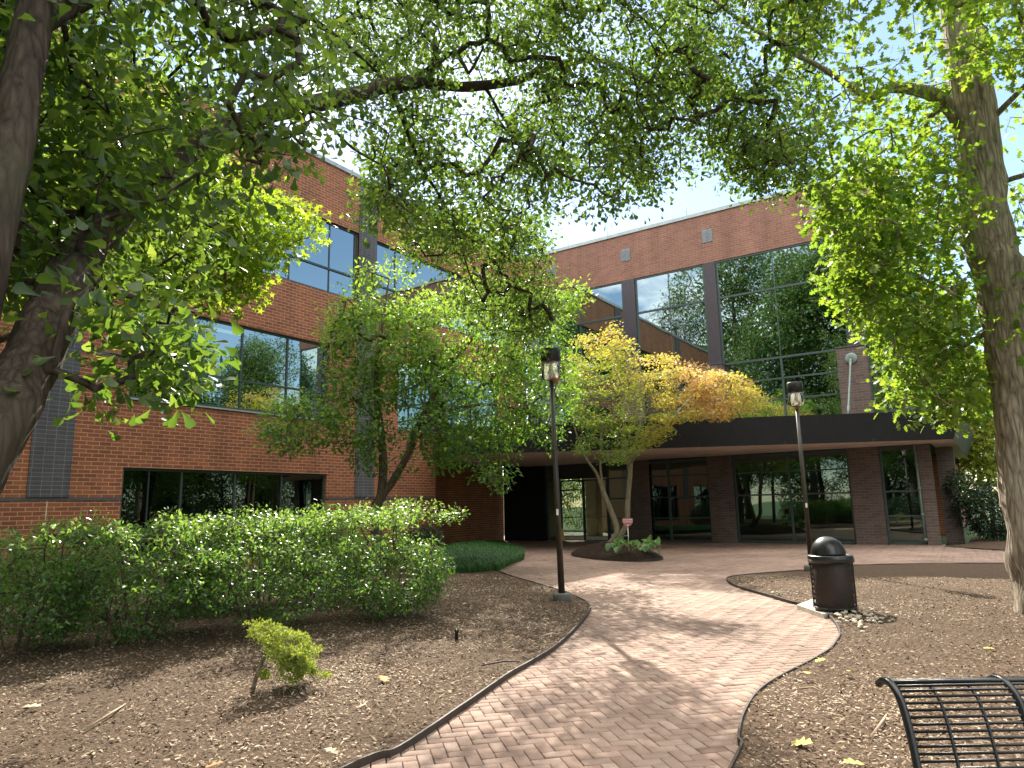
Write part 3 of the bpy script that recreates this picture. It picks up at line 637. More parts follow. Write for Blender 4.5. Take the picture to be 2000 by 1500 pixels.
# ------------------------------------------------------------------ plants: leaves, limbs, twigs
def tmpl(side, mid=(0.0, .5, 1.0), fold=.18, curl=.1):
    """leaf outline from its right-hand edge points (x, y); both halves are fanned from the midrib"""
    V = [(0, y, -curl * (y - .4) ** 2) for y in mid]; T = []
    for s in (1, -1):
        idx = []
        for x, y in side:
            idx.append(len(V)); V.append((s * x, y, abs(x) * fold - curl * (y - .4) ** 2))
        ch = [0] + idx + [len(mid) - 1]
        for a, b in zip(ch, ch[1:]):
            ya = (V[a][1] + V[b][1]) / 2
            k = min(range(1, len(mid) - 1), key=lambda i: abs(mid[i] - ya)) if len(mid) > 2 else 0
            if k in (a, b): continue
            T.append((k, a, b) if s > 0 else (k, b, a))
    return np.array(V, float), np.array(T)
L_OAK = tmpl([(.05, .18), (.16, .5), (.30, .78), (.2, .97)], (0, .62, 1.0))
L_LOBE = tmpl([(.10, .12), (.30, .26), (.12, .40), (.40, .58), (.16, .68), (.27, .88), (.10, .9)], (0, .5, 1.0), .1)
L_OVAL = tmpl([(.16, .22), (.24, .5), (.13, .8)], (0, .5, 1.0), .22)
L_BIG = tmpl([(.26, .25), (.30, .6)], (0, .5, 1.0), .2)
def star(n=5, inner=.36):
    V = [(0, .45, 0)]; T = []
    k = 2 * n
    for i in range(k):
        a = math.pi / 2 + 2 * math.pi * i / k; r = .55 if i % 2 == 0 else .55 * inner
        V.append((r * math.cos(a), .45 + r * math.sin(a), -.05 if i % 2 == 0 else .03))
    for i in range(k): T.append((0, 1 + i, 1 + (i + 1) % k))
    return np.array(V), np.array(T)
L_STAR = star()
L_NEEDLE = (np.array([(-.07, 0, 0), (.07, 0, 0), (.05, 1, 0), (-.05, 1, 0)], float), np.array([(0, 1, 2), (0, 2, 3)]))

def leaves(name, cl, per, spread, size, tm, mat, parent, seed=0, droop=.3, up=1.0, tint=None, flat=.75, out=None, tvar=.25):
    """per leaves round every cluster point, each a small folded blade"""
    rg = np.random.default_rng(seed); n = len(cl); m = n * per
    c = np.repeat(cl, per, 0); off = rg.normal(0, 1, (m, 3)); off /= np.linalg.norm(off, axis=1)[:, None] + 1e-9
    off *= (rg.random(m) ** .45)[:, None] * spread; off[:, 2] *= flat
    ax = off / spread * .8 + rg.normal(0, .55, (m, 3)); ax[:, 2] -= droop
    if out is not None: ax += np.repeat(out, per, 0)
    ax /= np.linalg.norm(ax, axis=1)[:, None] + 1e-9
    nr = rg.normal(0, .55, (m, 3)); nr[:, 2] += up
    sd_ = np.cross(nr, ax); sd_ /= np.linalg.norm(sd_, axis=1)[:, None] + 1e-9; nr = np.cross(ax, sd_)
    s = size * rg.uniform(.6, 1.25, m)
    tv, tt = tm; k = len(tv)
    V = (c + off)[:, None, :] + s[:, None, None] * (sd_[:, None, :] * tv[None, :, :1] + ax[:, None, :] * tv[None, :, 1:2] + nr[:, None, :] * tv[None, :, 2:3])
    T = (np.arange(m)[:, None, None] * k + tt[None]).reshape(-1, 3)
    base = np.full(n, .45) if tint is None else np.asarray(tint, float)
    t = np.clip(np.repeat(base, per) + rg.normal(0, tvar, m), 0, 1)
    me = rawmesh(name, V.reshape(-1, 3), T, np.repeat(t, len(tt)))
    return link(name, me, mat, parent)

def in_px(poly, d0, d1, n, seed, thr=-.25, freq=1.1):
    """cluster points through the depth of a crown whose outline is known from the photograph"""
    rg = np.random.default_rng(seed); q = np.array(poly, float); out = []
    while len(out) < n:
        uv = rg.uniform(q.min(0), q.max(0), (400, 2)); uv = uv[inside(uv, q)]
        for u, v in uv:
            p = at(u, v, rg.uniform(d0, d1))
            if noise.noise(Vector(p) * freq) > thr and p[2] > .2: out.append(p)
    return np.array(out[:n])
def in_blobs(blobs, n, seed, shell=.5):
    rg = np.random.default_rng(seed); b = np.array(blobs, float)
    w = b[:, 3] * b[:, 4] * b[:, 5]; k = rg.choice(len(b), n, p=w / w.sum()); d = rg.normal(0, 1, (n, 3)); d /= np.linalg.norm(d, axis=1)[:, None]
    r = rg.uniform(shell, 1, n) ** .6
    return b[k, :3] + d * r[:, None] * b[k, 3:6]

def limb_path(pts, rad, n=5):
    P = spline(pts, n); t = np.linspace(0, 1, len(P)); r = np.interp(t, np.linspace(0, 1, len(rad)), rad); return np.array(P), r
def woody(parent, trunk, limbs, cl, bark, seg=12, twig=.004, step=.28, sag=.05, seed=0, wob=.25, grow=.5, cap=.05, tname='trunk'):
    """trunk and limbs as swept tubes; every leaf cluster is joined to the nearest wood by a twig"""
    rg = np.random.default_rng(seed)
    mb = MB(); mb.tube(trunk[0], trunk[1], seg, True, True, wob); mb.build(tname, bark, parent)
    pos = [trunk[0][len(trunk[0]) // 4:]]; rad = [trunk[1][len(trunk[0]) // 4:]]
    if limbs:
        for P, r in limbs:
            mb = MB(); mb.tube(P, r, max(6, seg - 3), True, True, wob * .8); pos.append(P[1:]); rad.append(r[1:])
            mb.build(tname if tname == 'stem' else 'limb', bark, parent)
    if cl is None or not len(cl): return
    pos = np.concatenate(pos); nb = len(pos)
    par = [-1] * nb; X = [tuple(p) for p in pos]
    D = np.linalg.norm(cl[:, None] - pos[None], axis=2); near = D.argmin(1); dm = D.min(1); done = np.zeros(len(cl), bool); tips = []
    for _ in range(len(cl)):
        dd = np.where(done, 1e9, dm); i = int(dd.argmin()); done[i] = True
        a = np.array(X[near[i]]); b = cl[i]; L = np.linalg.norm(b - a); m = max(1, int(L / step)); new = []
        prev = int(near[i]); bend = rg.normal(0, .08, 3) * L
        for k in range(1, m + 1):
            t = k / m; p = a + (b - a) * t + bend * math.sin(math.pi * t) + np.array([0, 0, sag * L * math.sin(math.pi * t)])
            X.append(tuple(p)); par.append(prev); prev = len(X) - 1; new.append(p)
        tips.append(prev); new = np.array(new); ids = np.arange(len(X) - len(new), len(X))
        dn = np.linalg.norm(cl[:, None] - new[None], axis=2); j = dn.argmin(1); v = dn.min(1); u = v < dm * .93
        dm = np.where(u, v, dm); near = np.where(u, ids[j], near)
    X = np.array(X); w = np.zeros(len(X))
    w[tips] += 1
    for i in range(len(X) - 1, nb - 1, -1): w[par[i]] += w[i]
    r = np.minimum(twig * np.maximum(w, 1) ** grow, cap)
    ch = np.arange(nb, len(X)); pa = np.array(par)[nb:]
    A = X[pa]; B = X[ch]; t = B - A; Ln = np.linalg.norm(t, axis=1)[:, None] + 1e-9; t /= Ln
    ref = np.where(np.abs(t[:, 2:3]) > .9, [[1, 0, 0]], [[0, 0, 1]]); u = np.cross(t, ref); u /= np.linalg.norm(u, axis=1)[:, None]; v = np.cross(t, u)
    ra = np.where(pa >= nb, np.minimum(r[pa], r[ch] * 1.5), r[ch] * 1.15)[:, None]; rb = r[ch][:, None]; q = 5
    V = []
    for k in range(q):
        a = 2 * math.pi * k / q; V.append(A + (u * math.cos(a) + v * math.sin(a)) * ra)
    for k in range(q):
        a = 2 * math.pi * k / q; V.append(B + t * rb * .5 + (u * math.cos(a) + v * math.sin(a)) * rb)
    V = np.stack(V, 1).reshape(-1, 3); F = np.array([(k, (k + 1) % q, q + (k + 1) % q, q + k) for k in range(q)])
    T = (np.arange(len(ch))[:, None, None] * 2 * q + F[None]).reshape(-1, 4)
    link('twig_sprays', rawmesh('twig_sprays', V, T), bark, parent)

# --- water oak whose limb reaches over the path (rooted just left of the picture)
LP = [(-230, 1230, 3.4), (-140, 1010, 3.4), (-30, 850, 3.5), (40, 740, 3.7), (95, 630, 3.9), (140, 530, 4.2), (210, 430, 4.6), (300, 345, 5.1), (400, 275, 5.8), (500, 229, 6.5), (600, 206, 7.0), (700, 184, 7.5), (760, 167, 7.8), (825, 161, 8.1), (900, 170, 8.4), (1000, 159, 8.9), (1055, 138, 9.2), (1112, 120, 9.5), (1175, 119, 9.9), (1245, 148, 10.3), (1300, 190, 10.6)]
lr = [.2, .19, .165, .14, .12, .115, .108, .1, .096, .094, .092, .09, .088, .082, .074, .066, .058, .05, .042, .034, .025, .016]
pts = [at(*q) for q in LP]; root = pts[0] * [1, 1, 0] + [-.15, -.1, -.1]
oak = empty('oak_tree', (root[0], root[1], 0), 'large dark oak at the left edge with a long limb arching over the path', 'tree')
tr = limb_path([root] + pts, lr, 4)
stem2 = limb_path([at(-140, 1010, 3.4), at(-75, 640, 3.5), at(-20, 420, 3.6), at(15, 300, 3.7), at(40, 170, 3.8), at(62, 50, 3.9), at(85, -80, 4.0), at(115, -260, 4.2)], [.14, .115, .1, .092, .086, .08, .075, .06], 4)
lim = [stem2,
       limb_path([at(762, 167, 7.8), at(790, 240, 7.9), at(818, 315, 8.2), at(860, 385, 8.6), at(895, 450, 9.0), at(915, 530, 9.3), at(950, 600, 9.6)], [.03, .026, .022, .018, .014, .01, .007], 4),
       limb_path([at(947, 165, 8.6), at(970, 210, 8.7), at(998, 255, 8.8), at(1000, 290, 8.9)], [.02, .02, .016, .01], 4),
       limb_path([at(830, 160, 8.1), at(850, 130, 8.0), at(885, 103, 7.9), at(905, 125, 7.8), at(918, 140, 7.8), at(945, 90, 7.6)], [.034, .032, .028, .024, .02, .012], 4),
       limb_path([at(600, 206, 7.0), at(640, 240, 7.1), at(690, 290, 7.3), at(760, 330, 7.6)], [.022, .02, .015, .008], 4),
       limb_path([at(500, 229, 6.5), at(560, 205, 6.2), at(590, 190, 6.0)], [.02, .016, .01], 4),
       limb_path([at(62, 50, 3.9), at(300, -60, 4.6), at(480, -60, 5.6), at(600, 30, 6.6), at(680, 90, 7.4), at(735, 140, 8.0)], [.06, .05, .042, .034, .024, .014], 4),
       limb_path([at(480, -60, 5.6), at(700, -120, 6.4), at(950, -90, 7.2), at(1150, -30, 8.0), at(1280, 60, 8.8), at(1330, 160, 9.3)], [.04, .036, .03, .024, .018, .01], 4),
       limb_path([at(40, 740, 3.7), at(95, 720, 3.62), at(118, 655, 3.6), at(135, 600, 3.65), at(180, 560, 3.8)], [.03, .024, .02, .016, .01], 4),
       limb_path([at(140, 530, 4.2), at(210, 560, 4.0), at(290, 590, 4.1), at(380, 610, 4.3)], [.03, .022, .015, .008], 4)]
P1 = [(-420, -260), (660, -260), (650, 120), (600, 290), (500, 400), (430, 520), (330, 600), (170, 600), (130, 560), (-60, 560), (-420, 620)]
cl = np.concatenate([
    in_px(P1, 3.9, 7.2, 1750, 11, -.2, .9),
    in_px([(620, -260), (1350, -260), (1640, -120), (1600, 300), (1500, 350), (1390, 300), (1290, 385), (1190, 410), (1110, 420), (1030, 440), (900, 490), (740, 430), (700, 330), (640, 200)], 7.2, 11.5, 3600, 12, -.06, .85),
    in_px([(640, 180), (760, 200), (760, 320), (820, 420), (700, 440), (690, 330), (560, 330), (570, 250)], 6.6, 9, 170, 13, -.3),
    in_px([(780, 400), (1040, 420), (1090, 520), (1085, 640), (1060, 700), (960, 650), (880, 570), (790, 500)], 9.4, 12.5, 300, 14, -.05, 1.2),
    in_px([(800, 400), (1060, 420), (1100, 640), (920, 600)], 11.5, 15.0, 190, 16, -.05, 1.0),
    in_px([(1380, 270), (1590, 280), (1580, 360), (1500, 390), (1440, 385)], 8.5, 10, 90, 19, -.3),
    in_px([(150, 560), (330, 560), (440, 640), (470, 700), (330, 720), (200, 700), (130, 640)], 3.6, 4.6, 60, 15, -.4),
    np.array([at(u, v, d) for u, v, d in [(160, 745, 3.6), (185, 760, 3.62), (205, 750, 3.66), (235, 745, 3.7), (258, 735, 3.72), (280, 755, 3.76), (300, 770, 3.8), (255, 700, 3.75), (330, 700, 3.85), (360, 690, 3.9), (395, 705, 4.0), (420, 700, 4.05), (445, 715, 4.1), (390, 745, 4.0), (350, 745, 3.9), (310, 680, 3.8), (280, 650, 3.8), (340, 650, 3.9)]])])
Sn = np.array(S); spr = np.array([at(200, 750, 3.66), at(290, 730, 3.8), at(380, 700, 3.95), at(440, 705, 4.08)])   # a gap in the crown on the sunny side of the low sprig
gapm = np.zeros(len(cl), bool)
for q in spr:
    t_ = (cl - q) @ Sn; gapm |= (t_ > .45) & (np.linalg.norm(cl - q - t_[:, None] * Sn, axis=1) < .5)
cl = cl[~gapm]
nearc = np.linalg.norm(cl - EYE, axis=1) < 6.0
woody(oak, tr, lim, cl, M['bark_dark'], 14, .0034, .25, .05, 3, .22, .47, .03)
leaves('crown', cl[nearc], 16, .27, .088, L_OAK, M['leaf_oak'], oak, 21, .45, .8, tint=None)
leaves('crown', cl[~nearc], 17, .30, .082, L_OAK, M['leaf_oak'], oak, 22, .45, .8, tint=None)

# --- bright star-leaved tree between the oak and the side wing
g0 = np.array([-13.8, 3.2, 0]); gum = empty('sweetgum_tree', g0, 'bright lime green star leaved tree between the dark oak and the brick wing', 'tree')
tr = limb_path([g0 + [0, 0, -.1], g0 + [.1, 0, 2.2], g0 + [.2, .2, 4.5], g0 + [.3, .2, 7.5]], [.13, .11, .09, .03], 5)
lim = [limb_path([g0 + [.2, .1, 3.6], at(260, 560, 11.4), at(380, 500, 10.8), at(500, 470, 10.2)], [.06, .045, .03, .012], 4), limb_path([g0 + [.25, .2, 5.6], at(300, 330, 11.2), at(420, 340, 10.6), at(520, 390, 10.2)], [.05, .04, .025, .01], 4)]
cl = np.concatenate([in_px([(150, 300), (420, 300), (520, 350), (570, 400), (632, 432), (600, 470), (520, 520), (490, 585), (400, 600), (330, 600), (160, 500)], 9.6, 11.8, 520, 31, -.2), in_px([(-350, 100), (300, 150), (420, 300), (300, 620), (-60, 640), (-350, 640)], 10.5, 14.0, 380, 32, -.1)])
cl = cl[cl[:, 0] > LX + .5]
woody(gum, tr, lim, cl, M['bark_mid'], 10, .0035, .3, .05, 5, .15, .47, .03)
leaves('crown', cl, 20, .30, .115, L_STAR, M['leaf_gum'], gum, 33, .4, .9)

# --- big oak at the right
t0 = gnd(2046, 1214); t0[2] = 0
roak = empty('oak_tree', t0, 'tall lobed-leaf oak with a thick straight grey trunk at the right edge', 'tree')
tp = [t0 + [.02, 0, -.15], t0 + [0, 0, .25], t0 + [-.03, 0, 1.5], t0 + [.02, 0, 3.2], t0 + [.03, 0, 4.6], t0 + [-.05, 0, 5.4], t0 + [0, 0, 7], t0 + [.03, 0, 9.5], t0 + [0, .1, 13]]
tr = limb_path(tp, [.42, .335, .30, .29, .30, .325, .285, .25, .12], 8)
lim = [limb_path([at(1905, 290, 11.75), at(1850, 205, 11.4), at(1800, 178, 11.0), at(1740, 172, 10.6), at(1700, 190, 10.3), at(1660, 168, 10.0), at(1600, 130, 9.8), at(1527, 91, 9.5), at(1415, 17, 9.1), at(1330, -60, 8.8)], [.12, .105, .09, .07, .05, .042, .036, .03, .022, .012], 5),
       limb_path([at(1910, 360, 11.7), at(1850, 335, 11.4), at(1780, 350, 11.1), at(1700, 390, 10.8), at(1630, 460, 10.5)], [.05, .04, .03, .02, .008], 5),
       limb_path([at(1950, 640, 11.75), at(1900, 665, 11.9), at(1850, 700, 12.1), at(1800, 750, 12.3), at(1760, 800, 12.4)], [.045, .034, .026, .018, .008], 5),
       limb_path([at(1920, 250, 11.8), at(1960, 210, 11.6), at(2010, 160, 11.4), at(2120, 60, 11)], [.05, .04, .034, .02], 5),
       limb_path([at(1950, 360, 11.8), at(1990, 345, 11.7), at(2060, 330, 11.8), at(2200, 320, 12)], [.045, .036, .03, .02], 5),
       limb_path([at(1905, 120, 11.8), at(1800, -60, 11), at(1650, -160, 10), at(1500, -200, 9)], [.08, .06, .045, .02], 5)]
cl = np.concatenate([
    in_px([(1600, 330), (1680, 260), (1850, 210), (1880, 420), (1900, 640), (1925, 780), (1880, 820), (1800, 760), (1700, 650), (1650, 560), (1630, 480)], 9.8, 13.6, 430, 41, .02, .8),
    in_px([(1590, 340), (1700, 300), (1760, 420), (1760, 640), (1660, 620), (1620, 560), (1640, 480), (1590, 410)], 9.6, 11.2, 170, 44, -.05),
    in_px([(1740, 620), (1890, 600), (1930, 700), (1925, 790), (1870, 830), (1800, 790), (1745, 830), (1735, 740)], 11.4, 13.0, 120, 45, -.35),
    in_px([(1940, -200), (2400, -200), (2400, 760), (2020, 740), (1975, 480)], 10, 15, 520, 42, -.1, .9),
    in_px([(1340, -260), (2400, -260), (2400, 40), (1890, 170), (1700, 250), (1600, 280), (1560, 180)], 8.4, 12.6, 620, 43, -.12, .9)])
woody(roak, tr, lim, cl, M['bark_oak'], 18, .004, .3, .04, 7, .2, .47, .045)
leaves('crown', cl, 14, .38, .125, L_LOBE, M['leaf_red'], roak, 46, .35, 1.0)

# --- two-stemmed tree in front of the side wing
c0 = at(738, 1110, 18.7); c0[2] = 0.0; ch = empty('cherry_tree', c0, 'two-stemmed green tree rising behind the hedge in front of the grey pilaster', 'tree')
tr = limb_path([c0 + [0, 0, -.1], at(735, 1000, 18.70), at(745, 965, 18.70), at(748, 900, 18.82), at(742, 830, 18.93), at(735, 740, 19.04), at(745, 640, 19.04), at(760, 545, 19.04)], [.16, .15, .125, .115, .1, .08, .05, .015], 4)
lim = [limb_path([at(742, 975, 18.70), at(770, 935, 18.59), at(800, 880, 18.37), at(815, 835, 18.26), at(850, 770, 18.14), at(900, 690, 18.03), at(960, 620, 17.92), at(1040, 580, 17.92), at(1120, 560, 17.92)], [.1, .098, .09, .08, .065, .05, .035, .022, .01], 4),
       limb_path([at(815, 835, 18.26), at(880, 800, 17.70), at(960, 790, 17.25), at(1040, 810, 17.02), at(1085, 850, 17.02)], [.05, .042, .03, .018, .008], 4),
       limb_path([at(742, 830, 18.93), at(690, 780, 18.59), at(620, 790, 18.37), at(550, 840, 18.14)], [.04, .03, .018, .008], 4)]
cl = np.concatenate([
    in_px([(640, 600), (700, 525), (760, 505), (840, 570), (860, 700), (800, 800), (680, 800), (630, 720)], 17.2, 20.4, 500, 51, -.16, 1.0),
    in_px([(830, 570), (960, 555), (1050, 580), (1100, 640), (1120, 770), (1085, 880), (1000, 850), (975, 960), (900, 905), (860, 920), (800, 850), (830, 700)], 16.1, 19.9, 720, 52, -.16, 1.0),
    in_px([(1080, 600), (1135, 545), (1145, 570), (1095, 640)], 17.2, 18.4, 34, 53, -.6),
    in_px([(500, 840), (570, 780), (650, 760), (720, 800), (800, 880), (780, 930), (690, 910), (640, 860), (560, 880)], 16.8, 19.5, 170, 54, -.2)])
for q in ((-7.4, 7.4, 1.45), (-7.9, 6.5, 1.45), (-7.1, 8.0, 1.3)):    # thin spots in the crown where the sun comes through to the hedge
    t_ = (cl - q) @ Sn; cl = cl[~((np.linalg.norm(cl - q - t_[:, None] * Sn, axis=1) < .75) & (RNG.random(len(cl)) < .75))]
woody(ch, tr, lim, cl, M['bark_mid'], 12, .0042, .3, .06, 9, .2, .47, .04)
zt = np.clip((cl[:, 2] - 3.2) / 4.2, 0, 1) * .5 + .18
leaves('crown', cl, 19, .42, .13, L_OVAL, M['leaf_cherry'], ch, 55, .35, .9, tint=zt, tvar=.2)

# --- Japanese maple in the island
j0 = np.array([-10.75, 21.0, .34]); jm = empty('maple_tree', (j0[0], j0[1], .25), 'small maple turning yellow and orange in the planting island', 'tree')
tr = limb_path([j0 + [0, 0, -.2], at(1205, 1040, 23.4), at(1190, 990, 23.4), at(1178, 960, 23.4), at(1165, 925, 23.3), at(1142, 890, 23.2), at(1120, 830, 23)], [.11, .1, .085, .07, .05, .04, .015], 4)
lim = [limb_path([j0 + [.15, .05, -.2], at(1222, 1030, 23.3), at(1226, 980, 23.3), at(1230, 930, 23.3), at(1235, 890, 23.2), at(1255, 820, 23), at(1300, 760, 22.6), at(1380, 740, 22.2)], [.1, .095, .09, .085, .06, .045, .03, .012], 4),
       limb_path([at(1230, 930, 23.3), at(1222, 870, 23.4), at(1215, 800, 23.4), at(1205, 700, 23.2)], [.05, .04, .03, .012], 4),
       limb_path([at(1178, 960, 23.4), at(1172, 900, 23.3), at(1175, 840, 23), at(1150, 760, 22.6)], [.045, .038, .028, .012], 4),
       limb_path([at(1228, 910, 23.3), at(1250, 880, 22.8), at(1275, 840, 22.2), at(1330, 800, 21.8)], [.045, .035, .025, .012], 4)]
cl = np.concatenate([
    in_px([(1095, 720), (1130, 660), (1200, 632), (1240, 690), (1300, 690), (1375, 718), (1440, 735), (1490, 782), (1400, 815), (1320, 820), (1280, 860), (1230, 840), (1150, 860), (1120, 820)], 21.0, 24.2, 640, 61, -.1, 1.0),
    in_px([(1110, 860), (1180, 840), (1300, 820), (1310, 850), (1240, 890), (1190, 910), (1130, 890)], 21.2, 23.4, 90, 62, -.3),
    in_px([(1300, 720), (1440, 730), (1500, 790), (1400, 820)], 20.6, 22.4, 160, 63, -.3)])
woody(jm, tr, lim, cl, M['bark_pale'], 10, .004, .3, .05, 11, .2, .45, .03)
tt = np.clip((cl[:, 2] - 3.4) / 4.2, 0, 1) * .5 + .0 + np.array([noise.noise(Vector(p) * .8) * .4 for p in cl]) + np.clip((cl[:, 0] + 10.2) * .17, -.2, .5)
leaves('crown', cl, 24, .33, .088, L_STAR, M['leaf_maple'], jm, 64, .25, 1.3, tint=np.clip(tt, 0, 1), tvar=.12, flat=.4)

# --- shrubs
def shrub(name, base, rx, ry, h, n, label, mat='leaf_shrub', size=.06, per=11, seed=0, sprig=14, group=None, cat='shrub', spread=.13, z0=.12, tm=L_OVAL, stems=9, tint=None, twig=.0026):
    base = np.array([base[0], base[1], 0.0]); rg = np.random.default_rng(seed)
    e = empty(name, base, label, cat, group)
    hh = (h - z0) / 2
    cl = in_blobs([(base[0], base[1], z0 + hh * .85, rx * .8, ry * .8, hh * .85)] + [(base[0] + rx * q * math.cos(a), base[1] + ry * q * math.sin(a), h * zq, rx * .42, ry * .42, h * .26) for a, q, zq in zip(rg.uniform(0, 6.3, 8), rg.uniform(.25, .7, 8), rg.uniform(.4, .8, 8))], n, seed, .6)
    cl = cl[cl[:, 2] > z0 * .8]
    if mat == 'leaf_shrub': cl = cl[np.array([noise.noise(Vector(p) * 2.1) > -.16 for p in cl])]
    sp = []
    for k in range(sprig):
        a = rg.uniform(0, 6.28); r = math.sqrt(rg.random()) * .8; p = base + [rx * r * math.cos(a), ry * r * math.sin(a), h * .9]
        d = np.array([math.cos(a) * .5, math.sin(a) * .5, rg.uniform(.4, 1.0)])
        for t in np.linspace(0, rg.uniform(.18, .55), 6): sp.append(p + d * t - [0, 0, t * t * .6])
    if sp: cl = np.concatenate([cl, np.array(sp)])
    top = []
    for k in range(stems):
        a = 6.28 * k / stems + rg.uniform(-.3, .3); r = rg.uniform(.3, .7)
        top.append(limb_path([base + [.12 * math.cos(a), .12 * math.sin(a), -.05], base + [rx * r * .55 * math.cos(a), ry * r * .55 * math.sin(a), h * .35], base + [rx * r * math.cos(a), ry * r * math.sin(a), h * .72]], [.014, .010, .005], 4))
    woody(e, top[0], top[1:], cl, M['bark_mid'], 6, twig, .16, .05, seed, .1, .42, .012, 'stem')
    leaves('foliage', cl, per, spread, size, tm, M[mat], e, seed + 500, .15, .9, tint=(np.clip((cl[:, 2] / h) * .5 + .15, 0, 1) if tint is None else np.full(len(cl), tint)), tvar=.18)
    return e
G = 'loose shrubs in front of the brick wing'
sh = [((-7.35, 7.5), 1.3, 1.2, 1.58, 1050, 'tallest sunlit shrub of the hedge nearest the left lamp post', 40),
      ((-8.2, 6.05), 1.25, 1.2, 1.5, 980, 'sunlit middle shrub of the hedge behind the small lime conifer', 34),
      ((-8.9, 4.8), 1.25, 1.2, 1.46, 900, 'front shrub of the hedge with bare arching stems under its bright top', 26),
      ((-9.5, 3.7), 1.25, 1.2, 1.4, 780, 'shaded front shrub of the hedge at the lower left edge', 16),
      ((-10.2, 2.5), 1.1, 1.0, 1.34, 460, 'dark shrub at the left end of the hedge front row', 6),
      ((-9.6, 8.3), 1.2, 1.2, 1.5, 680, 'back row shrub below the right end of the ground floor window', 16),
      ((-10.4, 6.9), 1.2, 1.1, 1.45, 680, 'back row shrub below the middle of the ground floor window', 14),
      ((-11.1, 5.5), 1.2, 1.1, 1.4, 640, 'back row shrub in front of the red brick left of the window', 10),
      ((-12.0, 4.2), 1.2, 1.1, 1.34, 460, 'back row shrub under the grey pilaster at the far left', 8)]
for k, (b, rx, ry, h, n, lab, sg) in enumerate(sh):
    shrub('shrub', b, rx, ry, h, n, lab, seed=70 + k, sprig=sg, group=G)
shrub('clipped_shrub', (-15.6, 13.2), 1.2, 1.1, 1.5, 620, 'rounded dark clipped shrub just below the ground floor window', 'leaf_box', .05, 16, 91, 0, spread=.14)
shrub('clipped_hedge', (-17.2, 19.3), .95, 1.0, 1.02, 520, 'low dark clipped hedge at the corner of the brick wing', 'leaf_box', .045, 18, 92, 0, cat='hedge', spread=.13)
shrub('round_shrub', (-.1, 31.0), 1.35, 1.3, 2.5, 620, 'dark round shrub behind the oak trunk at the far right', 'leaf_box', .11, 14, 93, 0, spread=.22)
jb = gnd(492, 1358); jb[2] = .03                 # leaning lime conifer
ju = empty('dwarf_conifer', jb, 'small leaning lime green conifer alone on the sunlit mulch', 'conifer')
def atv(u, v, d=6.9): return at(u, v, d)
tr = limb_path([jb + [-.02, 0, -.08], atv(500, 1325), atv(515, 1285), atv(525, 1262, 6.95), atv(545, 1240)], [.022, .019, .015, .012, .006], 4)
lim = [limb_path([atv(515, 1285), atv(550, 1280, 6.8), atv(590, 1300, 6.75), atv(620, 1335, 6.7)], [.011, .009, .007, .004], 4), limb_path([atv(525, 1262), atv(570, 1250, 7), atv(610, 1272, 7.05)], [.01, .008, .004], 4), limb_path([atv(520, 1270), atv(505, 1240, 7), atv(490, 1222, 7)], [.009, .006, .003], 4)]
cl = np.concatenate([in_px([(482, 1216), (545, 1218), (600, 1243), (627, 1275), (575, 1290), (530, 1265), (490, 1240)], 6.6, 7.15, 120, 94, -.1, 6), in_px([(520, 1262), (600, 1280), (640, 1320), (638, 1358), (590, 1352), (545, 1330)], 6.5, 7.0, 120, 95, -.05, 6), in_px([(490, 1345), (520, 1310), (515, 1350)], 6.75, 6.95, 6, 96, -.9)])
woody(ju, tr, lim, cl, M['bark_oak'], 8, .0016, .08, .03, 13, .2, .42, .006)
leaves('foliage', cl, 36, .046, .027, L_OVAL, M['leaf_lime'], ju, 97, -.3, .6, tvar=.3)

# --- strap-leaved ground cover beside the path
lir = spline([tuple(gnd(*q)[:2]) for q in [(975, 1118), (1024, 1092), (1005, 1076), (960, 1068)]] + [(-17.0, 24.0), (-17.6, 21.5), (-16.2, 18.5), (-13.6, 15.2), (-11.6, 13.2), (-10.9, 13.3)] + [tuple(gnd(975, 1118)[:2])], 5)[:-1]
def blades(name, poly, n, h, seed):
    rg = np.random.default_rng(seed); q = np.array(poly); P = rg.uniform(q.min(0), q.max(0), (n * 4, 2)); P = P[inside(P, poly)][:n]; n = len(P)
    d = np.minimum(edge_dist(P, poly) / 1.2, 1); th = rg.uniform(0, 6.28, n); L = h * rg.uniform(.7, 1.25, n) * (.65 + .35 * d); w = rg.uniform(.005, .009, n)
    o = np.stack([np.cos(th), np.sin(th)], 1); s = np.stack([-np.sin(th), np.cos(th)], 1) * w[:, None]; lean = rg.uniform(.25, .75, n) * L
    z0 = .05 + .05 * d
    V = []
    for t, zz in ((0, 0), (.35, .62), (.75, .95), (1.0, .82)):
        c = P + o * (lean * t)[:, None]
        k = 1 if t < 1 else .15
        V += [np.column_stack([c - s * k, z0 + L * zz]), np.column_stack([c + s * k, z0 + L * zz])]
    V = np.stack(V, 1).reshape(-1, 3); F = np.array([(0, 1, 3, 2), (2, 3, 5, 4), (4, 5, 7, 6)]); T = (np.arange(n)[:, None, None] * 8 + F[None]).reshape(-1, 4)
    o_ = link(name, rawmesh(name, V, T, np.repeat(np.clip(rg.normal(.5, .25, n), 0, 1), 3)), M['blade']); return o_
o = blades('ground_cover', lir, 30000, .27, 3); tag(o, 'low mound of dark green strap leaved ground cover beside the path', 'ground cover', kind='stuff')
o = blades('grass', [(-.4, 29.6), (6, 28.5), (8, 33), (-1.0, 40)], 3500, .2, 4); tag(o, 'patch of lawn grass behind the far shrub', 'grass', kind='stuff')

